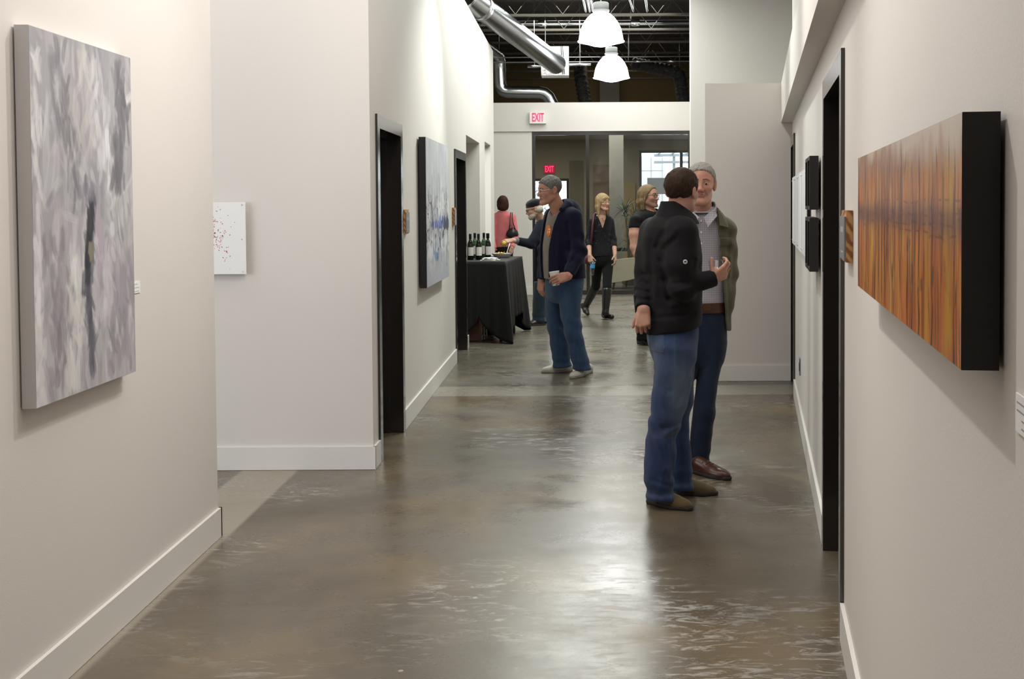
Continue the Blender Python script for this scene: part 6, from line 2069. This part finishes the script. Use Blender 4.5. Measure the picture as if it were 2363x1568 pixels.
# ---- woman in pink seen from behind
def woman_pink():
    Y0 = 18.8
    F = Fig('dark haired person in a pink sweater seen from behind beyond the table', (-1.2, 18.8))
    A = 5
    rows = [row(*q) for q in ((487, 1150, 1170, Y0, A, 0.9), (493, 1143, 1178, Y0, A, 0.7), (501, 1139, 1184, Y0, A, 0.6), (520, 1138, 1184, Y0, A, 0.6), (545, 1140, 1182, Y0, A, 0.62), (571, 1140, 1183, Y0, A, 0.66))]
    sR, eR, wR = pix(1183, 502, 18.8), pix(1190, 545, 18.7), pix(1182, 572, 18.5)
    sL, eL, wL = pix(1141, 502, 18.8), pix(1134, 545, 18.75), pix(1140, 575, 18.6)
    F.flesh(loft(rows, grow=-0.03), 0.02, SKIN_D)
    F.part('sweater', disp(U(0.03, loft(rows), sleeve([sR, eR, wR], [0.062, 0.05, 0.042]), sleeve([sL, eL, wL], [0.062, 0.05, 0.042])), addf(drape(0.006, 24, 91, (1, 1, 0.6)), crease([eR], 0.005, 60, 0.1, 92)), 0.012), 0.010, PINK)
    hip = loft([row(*q) for q in ((560, 1142, 1181, Y0, A, 0.66), (590, 1140, 1184, Y0, A, 0.7), (612, 1143, 1181, Y0, A, 0.62))], 0.02)
    legs = [loft([row(*q) for q in ((600, a, a + 22, Y0, A, 1), (640, a + 1, a + 19, Y0, A, 1), (696, a + 2, a + 15, Y0, A, 1))], 0.01) for a in (1140, 1162)]
    F.part('trousers', U(0.02, hip, *legs), 0.012, BLACKC)
    for a in (1150, 1171):
        F.shoe(pixz(a, 704), pixz(a + 2, 692), BLEATHER, SOLE_D, 0.09)
    F.hand(wR, (-0.3, -0.2, -0.9), (0.6, -0.7, 0), -1, SKIN_D, 0.92, curl=(35, 45, 30), arm=eR * 0.2 + wR * 0.8, res=0.005)
    F.hand(wL, (0.1, 0.5, -0.8), (-0.9, 0, 0), 1, SKIN_D, 0.92, curl=(35, 45, 30), arm=eL * 0.2 + wL * 0.8, res=0.005)
    F.head(pix(1160, 470, 18.8), -10, 4, 0, 0.97, neck=pix(1160, 495, 18.8), skin=SKIN_D, hairm=HAIR_AUBURN, lips=LIPS, female=True, res=0.004)
    W = F.W
    E = lambda p, r: ell(W(*p), np.array(r) * F.hs, F.hR)
    h = U(0.03, off(F.cran, 0.014), E((0, -0.055, -0.04), (0.088, 0.058, 0.09)), E((0.066, -0.01, -0.035), (0.028, 0.05, 0.075)), E((-0.066, -0.01, -0.035), (0.028, 0.05, 0.075)))
    h = cut(h, E((0, 0.098, -0.03), (0.062, 0.075, 0.09)), 0.01)
    F.part('hair', disp(h, lambda P: wob(P, 190, 2, (1, 1, 0.12)) * F32(0.003), 0.004), 0.005, HAIR_AUBURN)
    F.finish_body()
    c = pix(1182, 537, 18.66)
    t = thing('handbag', 'black leather shoulder bag on the person in the pink sweater', 'bag', (c[0], c[1], c[2] - 0.1))
    bag = U(0.03, ell(c, (0.085, 0.05, 0.075)), ell(c + np.array([0, 0, -0.03]), (0.10, 0.055, 0.065)))
    V, Q = polygonize(disp(bag, drape(0.005, 40, 3), 0.006), 0.006)
    o = mesh_np('pouch', V - np.array(t.location), Q, BLEATHER)
    o.parent = t
    for dx in (-0.045, 0.05):
        MB().tube([V3(c + np.array([dx, -0.03, 0.05])), V3(c + np.array([dx * 0.5 - 0.01, -0.02, 0.16])), V3(pix(1180, 496, 18.72) + np.array([dx * 0.25, 0, 0.035]))], 0.008, 8).build('strap', BLEATHER, t)
woman_pink()

# ---- blonde woman walking
def woman_blond():
    Y0 = 16.2
    F = Fig('blond person in dark blouse and black boots walking towards us in the hall', (0.36, 16.2))
    A = 152
    rows = [row(*q) for q in ((492, 1381, 1398, Y0, A, 0.9), (496, 1374, 1403, Y0, A, 0.75), (503, 1363, 1412, Y0, A, 0.62), (522, 1364, 1412, Y0, A, 0.64), (545, 1366, 1410, Y0, A, 0.66), (562, 1366, 1411, Y0, A, 0.68), (582, 1364, 1415, Y0, A, 0.72), (592, 1363, 1416, Y0, A, 0.72))]
    T = loft(rows)
    F.flesh(loft(rows, grow=-0.008), 0.010, SKIN_D)
    sR, eR, wR = pix(1365, 511, 16.10), pix(1358, 555, 16.12), pix(1361, 590, 15.98)
    sL, eL, wL = pix(1410, 511, 16.28), pix(1416, 556, 16.26), pix(1419, 588, 16.12)
    f, r = hd(A)
    B = U(0.03, T, sleeve([sR, eR, eR * 0.6 + wR * 0.4], [0.043, 0.045, 0.041]), sleeve([sL, eL, eL * 0.55 + wL * 0.45], [0.043, 0.045, 0.041]))
    v0 = pix(1396, 527, 16.05)
    def vneck(P):
        s = np.abs((P[0] - F32(v0[0])) * F32(r[0]) + (P[1] - F32(v0[1])) * F32(r[1]))
        t = (P[0] - F32(rows[4][1])) * F32(f[0]) + (P[1] - F32(rows[4][2])) * F32(f[1])
        return np.maximum(np.maximum(s - (P[2] - F32(v0[2])) * F32(0.33), F32(0.02) - t), -9)
    Bv = S(lambda P: smax(B.f(P), -vneck(P), 0.004), B.lo, B.hi)
    bl = F.part('blouse', disp(Bv, addf(drape(0.005, 26, 101), crease([eL, eR], 0.004, 60, 0.1, 102)), 0.010), 0.008, BLOUSE)
    F.flesh(U(0.01, cap(eR, wR, 0.040, 0.026), cap(eL, wL, 0.040, 0.026)), 0.006, SKIN_D)
    F.hand(wR, (0.12, -0.25, -0.95), (-0.5, -0.8, 0), -1, SKIN_D, 0.95, curls=[(40, 60, 40)] * 4, thumb=(0.7, 0.4, -0.5), arm=eR * 0.1 + wR * 0.9, arm_r=(0.024, 0.026), res=0.0042)
    F.hand(wL, (0.15, -0.2, -0.95), (0.85, -0.3, 0), 1, SKIN_D, 0.95, curl=(25, 40, 25), arm=eL * 0.1 + wL * 0.9, arm_r=(0.024, 0.026), res=0.0042)
    hip = loft([row(*q) for q in ((578, 1367, 1412, Y0, A, 0.74), (600, 1366, 1415, Y0, A, 0.76), (615, 1370, 1412, Y0, A, 0.7))], 0.02)
    hL, kL, aL = pix(1402, 605, 16.22), pix(1401, 664, 16.02), pix(1397, 722, 15.96)
    hR, kR, aR = pix(1379, 605, 16.24), pix(1375, 660, 16.34), pix(1352, 706, 16.62)
    lg = U(0.02, hip, cap(hL, kL, 0.085, 0.058), cap(kL, aL, 0.057, 0.040), cap(hR, kR, 0.085, 0.058), cap(kR, aR, 0.057, 0.040))
    F.part('leggings', disp(lg, drape(0.004, 26, 105), 0.006), 0.009, BLACKC)
    m = lambda a, b, t: a * (1 - t) + b * t
    for kk, aa, toe, heel in ((kL, aL, pixz(1417, 738), pixz(1390, 735)), (kR, aR, None, None)):
        if toe is not None:
            h0, t0 = np.array(heel), np.array(toe)
            d = (t0 - h0) / np.linalg.norm(t0 - h0)
            bt = U(0.02, cap(m(kk, aa, 0.12), aa, 0.068, 0.046), cap(h0 + d * 0.05 + np.array([0, 0, 0.055]), h0 + d * 0.20 + np.array([0, 0, 0.036]), 0.046, 0.034), cap(aa, h0 + d * 0.06 + np.array([0, 0, 0.05]), 0.044, 0.046))
            bt = keep(bt, lambda P: F32(0.004) - P[2], 0.003)
        else:
            tp = np.array(pixz(1356, 729)) + np.array([0, 0, 0.03])
            hl = pix(1346, 706, 16.66)
            bt = U(0.02, cap(m(kk, aa, 0.12), aa, 0.068, 0.046), cap(aa, hl, 0.044, 0.04), chain([hl, m(hl, tp, 0.6), tp], [0.04, 0.042, 0.03], 0.02))
            bt = keep(bt, lambda P: F32(0.002) - P[2], 0.003)
        F.part('boot', bt, 0.007, BLEATHER)
    F.head(pix(1391, 467, 16.12), 138, 2, 0, 0.98, neck=pix(1390, 498, 16.2), skin=SKIN_D, hairm=HAIR_BLOND, lips=mat('rose_lips', (0.40, 0.12, 0.11), 0.4), female=True, neck_r=0.046, res=0.0034)
    W = F.W
    E = lambda p, r_: ell(W(*p), np.array(r_) * F.hs, F.hR)
    ch = lambda pts, rs: chain([W(*p) for p in pts], [q * F.hs for q in rs], 0.02)
    h = U(0.03, off(F.cran, 0.010), ch([(0.064, -0.012, 0.04), (0.076, -0.008, -0.06), (0.086, 0.012, -0.17)], [0.026, 0.027, 0.012]), ch([(-0.064, -0.012, 0.04), (-0.076, -0.008, -0.06), (-0.086, 0.012, -0.17)], [0.026, 0.027, 0.012]),
          ch([(0, -0.066, 0.03), (0, -0.070, -0.07), (0, -0.066, -0.16)], [0.056, 0.058, 0.036]))
    h = cut(h, E((0, 0.100, -0.040), (0.060, 0.090, 0.095)), 0.010)
    h = U(0.008, h, E((0.028, 0.079, 0.052), (0.034, 0.014, 0.026)), E((-0.028, 0.079, 0.054), (0.034, 0.014, 0.024)))
    F.part('hair', disp(h, lambda P: wob(P, 170, 6, (1, 1, 0.12)) * F32(0.004), 0.005), 0.0045, HAIR_BLOND)
    F.glasses(WIRE, r=0.0014)
    MB().tube([V3(pix(1389, 503, 16.07)), V3(pix(1394, 513, 16.03)), V3(pix(1399, 503, 16.10))], 0.003, 6).build('necklace', BLACK, F.t)
    F.finish_body()
    c = pix(1367, 619, 15.92)
    t = thing('water_bottle', 'clear water bottle with blue cap and label in the walking person\'s hand', 'bottle', V3(c))
    tl_ = Matrix.Rotation(0.12, 4, 'Y')
    MB().lathe([(0.026, -0.10), (0.031, -0.095), (0.031, -0.03), (0.028, -0.02), (0.031, -0.01), (0.031, 0.055), (0.014, 0.085)], c, 20, M=tl_).build('bottle_body', PLASTIC, t)
    BLU = mat('sky_blue_label', (0.06, 0.32, 0.62), 0.4)
    MB().lathe([(0.0318, 0.0), (0.0318, 0.052)], c, 20, cap=False, M=tl_).build('label', BLU, t)
    MB().lathe([(0.0145, 0.080), (0.0145, 0.10)], c, 16, M=tl_).build('cap', BLU, t)
    p = [pix(1371, 495, 16.1), pix(1368, 515, 16.03), pix(1365, 550, 16.02), pix(1362, 585, 16.12)]
    t = thing('handbag', 'burgundy strapped bag slung behind the walking blond person', 'bag', V3(p[-1] + np.array([-0.02, 0.22, -0.1])))
    BUR = mat('burgundy_leather', (0.075, 0.012, 0.025), 0.5)
    MB().tube([V3(pix(1376, 492, 16.3))] + [V3(q) for q in p] + [V3(p[-1] + np.array([0.0, 0.2, -0.03]))], 0.014, 8).build('strap', BUR, t)
    V, Q = polygonize(ell(p[-1] + np.array([0.03, 0.22, -0.1]), (0.12, 0.05, 0.09)), 0.008)
    o = mesh_np('pouch', V - np.array(t.location), Q, BUR)
    o.parent = t
woman_blond()

# ---- long haired man in black tee
def man_longhair():
    Y0 = 13.2
    F = Fig('long haired person in glasses and black tee standing behind the man in the black jacket', (0.76, 13.2))
    A = 122
    rows = [row(*q) for q in ((481, 1482, 1516, Y0, A, 0.9), (487, 1470, 1526, Y0, A, 0.8), (496, 1460, 1536, Y0, A, 0.7), (520, 1460, 1540, Y0, A, 0.66), (560, 1463, 1540, Y0, A, 0.70), (610, 1466, 1540, Y0, A, 0.76), (650, 1466, 1538, Y0, A, 0.76))]
    F.flesh(loft(rows, grow=-0.03), 0.016, SKIN_A)
    s, e, w_ = pix(1465, 511, 12.98), pix(1464, 572, 12.92), pix(1484, 612, 12.86)
    s2, e2, w2 = pix(1530, 508, 13.4), pix(1538, 572, 13.42), pix(1532, 622, 13.2)
    nk = pix(1500, 484, 13.15)
    B = U(0.05, loft(rows), sleeve([s, s * 0.72 + e * 0.28], [0.068, 0.070]), sleeve([s2, s2 * 0.72 + e2 * 0.28], [0.068, 0.070]))
    B = cut(B, cap(nk + np.array([0.02, -0.02, 0.08]), nk + np.array([0.02, -0.02, -0.03]), 0.062), 0.006)
    F.part('tee_shirt', disp(B, addf(drape(0.006, 20, 111), crease([s], 0.004, 40, 0.12, 112)), 0.012), 0.009, BLACKC)
    F.flesh(U(0.02, chain([s, s * 0.5 + e * 0.5, e, e * 0.65 + w_ * 0.35, w_], [0.062, 0.062, 0.048, 0.050, 0.031], 0.02), chain([s2, e2, w2], [0.060, 0.048, 0.030], 0.02)), 0.006, SKIN_A)
    F.hand(w_, (0.7, -0.2, -0.6), (-0.2, -0.9, 0.1), -1, SKIN_A, 1.0, curl=(25, 35, 25), arm=e * 0.2 + w_ * 0.8, res=0.004)
    F.hand(w2, (0.2, -0.4, -0.9), (0.9, 0.2, 0), 1, SKIN_A, 1.0, curl=(25, 35, 25), arm=e2 * 0.2 + w2 * 0.8, res=0.005)
    hip = loft([row(*q) for q in ((640, 1463, 1536, Y0, A, 0.8), (675, 1462, 1536, Y0, A, 0.8), (700, 1466, 1530, Y0, A, 0.75))], 0.02)
    l1 = loft([row(*q) for q in ((680, 1462, 1500, 13.08, A, 1), (720, 1465, 1497, 13.05, A, 1), (760, 1468, 1495, 13.05, A, 1), (788, 1469, 1494, 13.05, A, 1))], 0.01)
    l2 = loft([row(*q) for q in ((680, 1500, 1538, 13.3, A, 1), (720, 1502, 1534, 13.3, A, 1), (760, 1504, 1531, 13.3, A, 1), (784, 1504, 1530, 13.3, A, 1))], 0.01)
    F.part('trousers', disp(U(0.02, hip, l1, l2), addf(drape(0.006, 20, 115), hemripple(0.006, 0.2, 5)), 0.012), 0.011, BLACKC)
    F.shoe(pixz(1470, 793), pixz(1522, 800), BLEATHER, SOLE_D, 0.105)
    F.shoe(pixz(1504, 788), pixz(1556, 794), BLEATHER, SOLE_D, 0.105)
    F.head(pix(1497, 454, 13.16), 124, -2, 0, 1.10, neck=pix(1499, 492, 13.18), skin=SKIN_A, hairm=HAIR_BROWN, browm=BROW_DARK, stubble=skinmat('skin_stubble', (0.40, 0.225, 0.165)), lips=LIPS, res=0.0034)
    W = F.W
    E = lambda p, r_: ell(W(*p), np.array(r_) * F.hs, F.hR)
    ch = lambda pts, rs: chain([W(*p) for p in pts], [q * F.hs for q in rs], 0.02)
    h = U(0.03, off(F.cran, 0.008), ch([(0.060, -0.035, 0.04), (0.074, -0.035, -0.05), (0.078, -0.03, -0.125)], [0.026, 0.030, 0.020]), ch([(-0.060, -0.035, 0.04), (-0.074, -0.035, -0.05), (-0.078, -0.03, -0.125)], [0.026, 0.030, 0.020]),
          ch([(0, -0.075, 0.03), (0, -0.085, -0.06), (0, -0.08, -0.13)], [0.052, 0.055, 0.042]))
    h = cut(h, E((0, 0.088, -0.012), (0.088, 0.112, 0.098)), 0.008)
    F.part('hair', disp(h, lambda P: wob(P, 170, 16, (1, 1, 0.12)) * F32(0.004), 0.005), 0.0045, HAIR_BLOND_MAN)
    F.glasses(BLACK, r=0.0018)
    F.finish_body()
man_longhair()
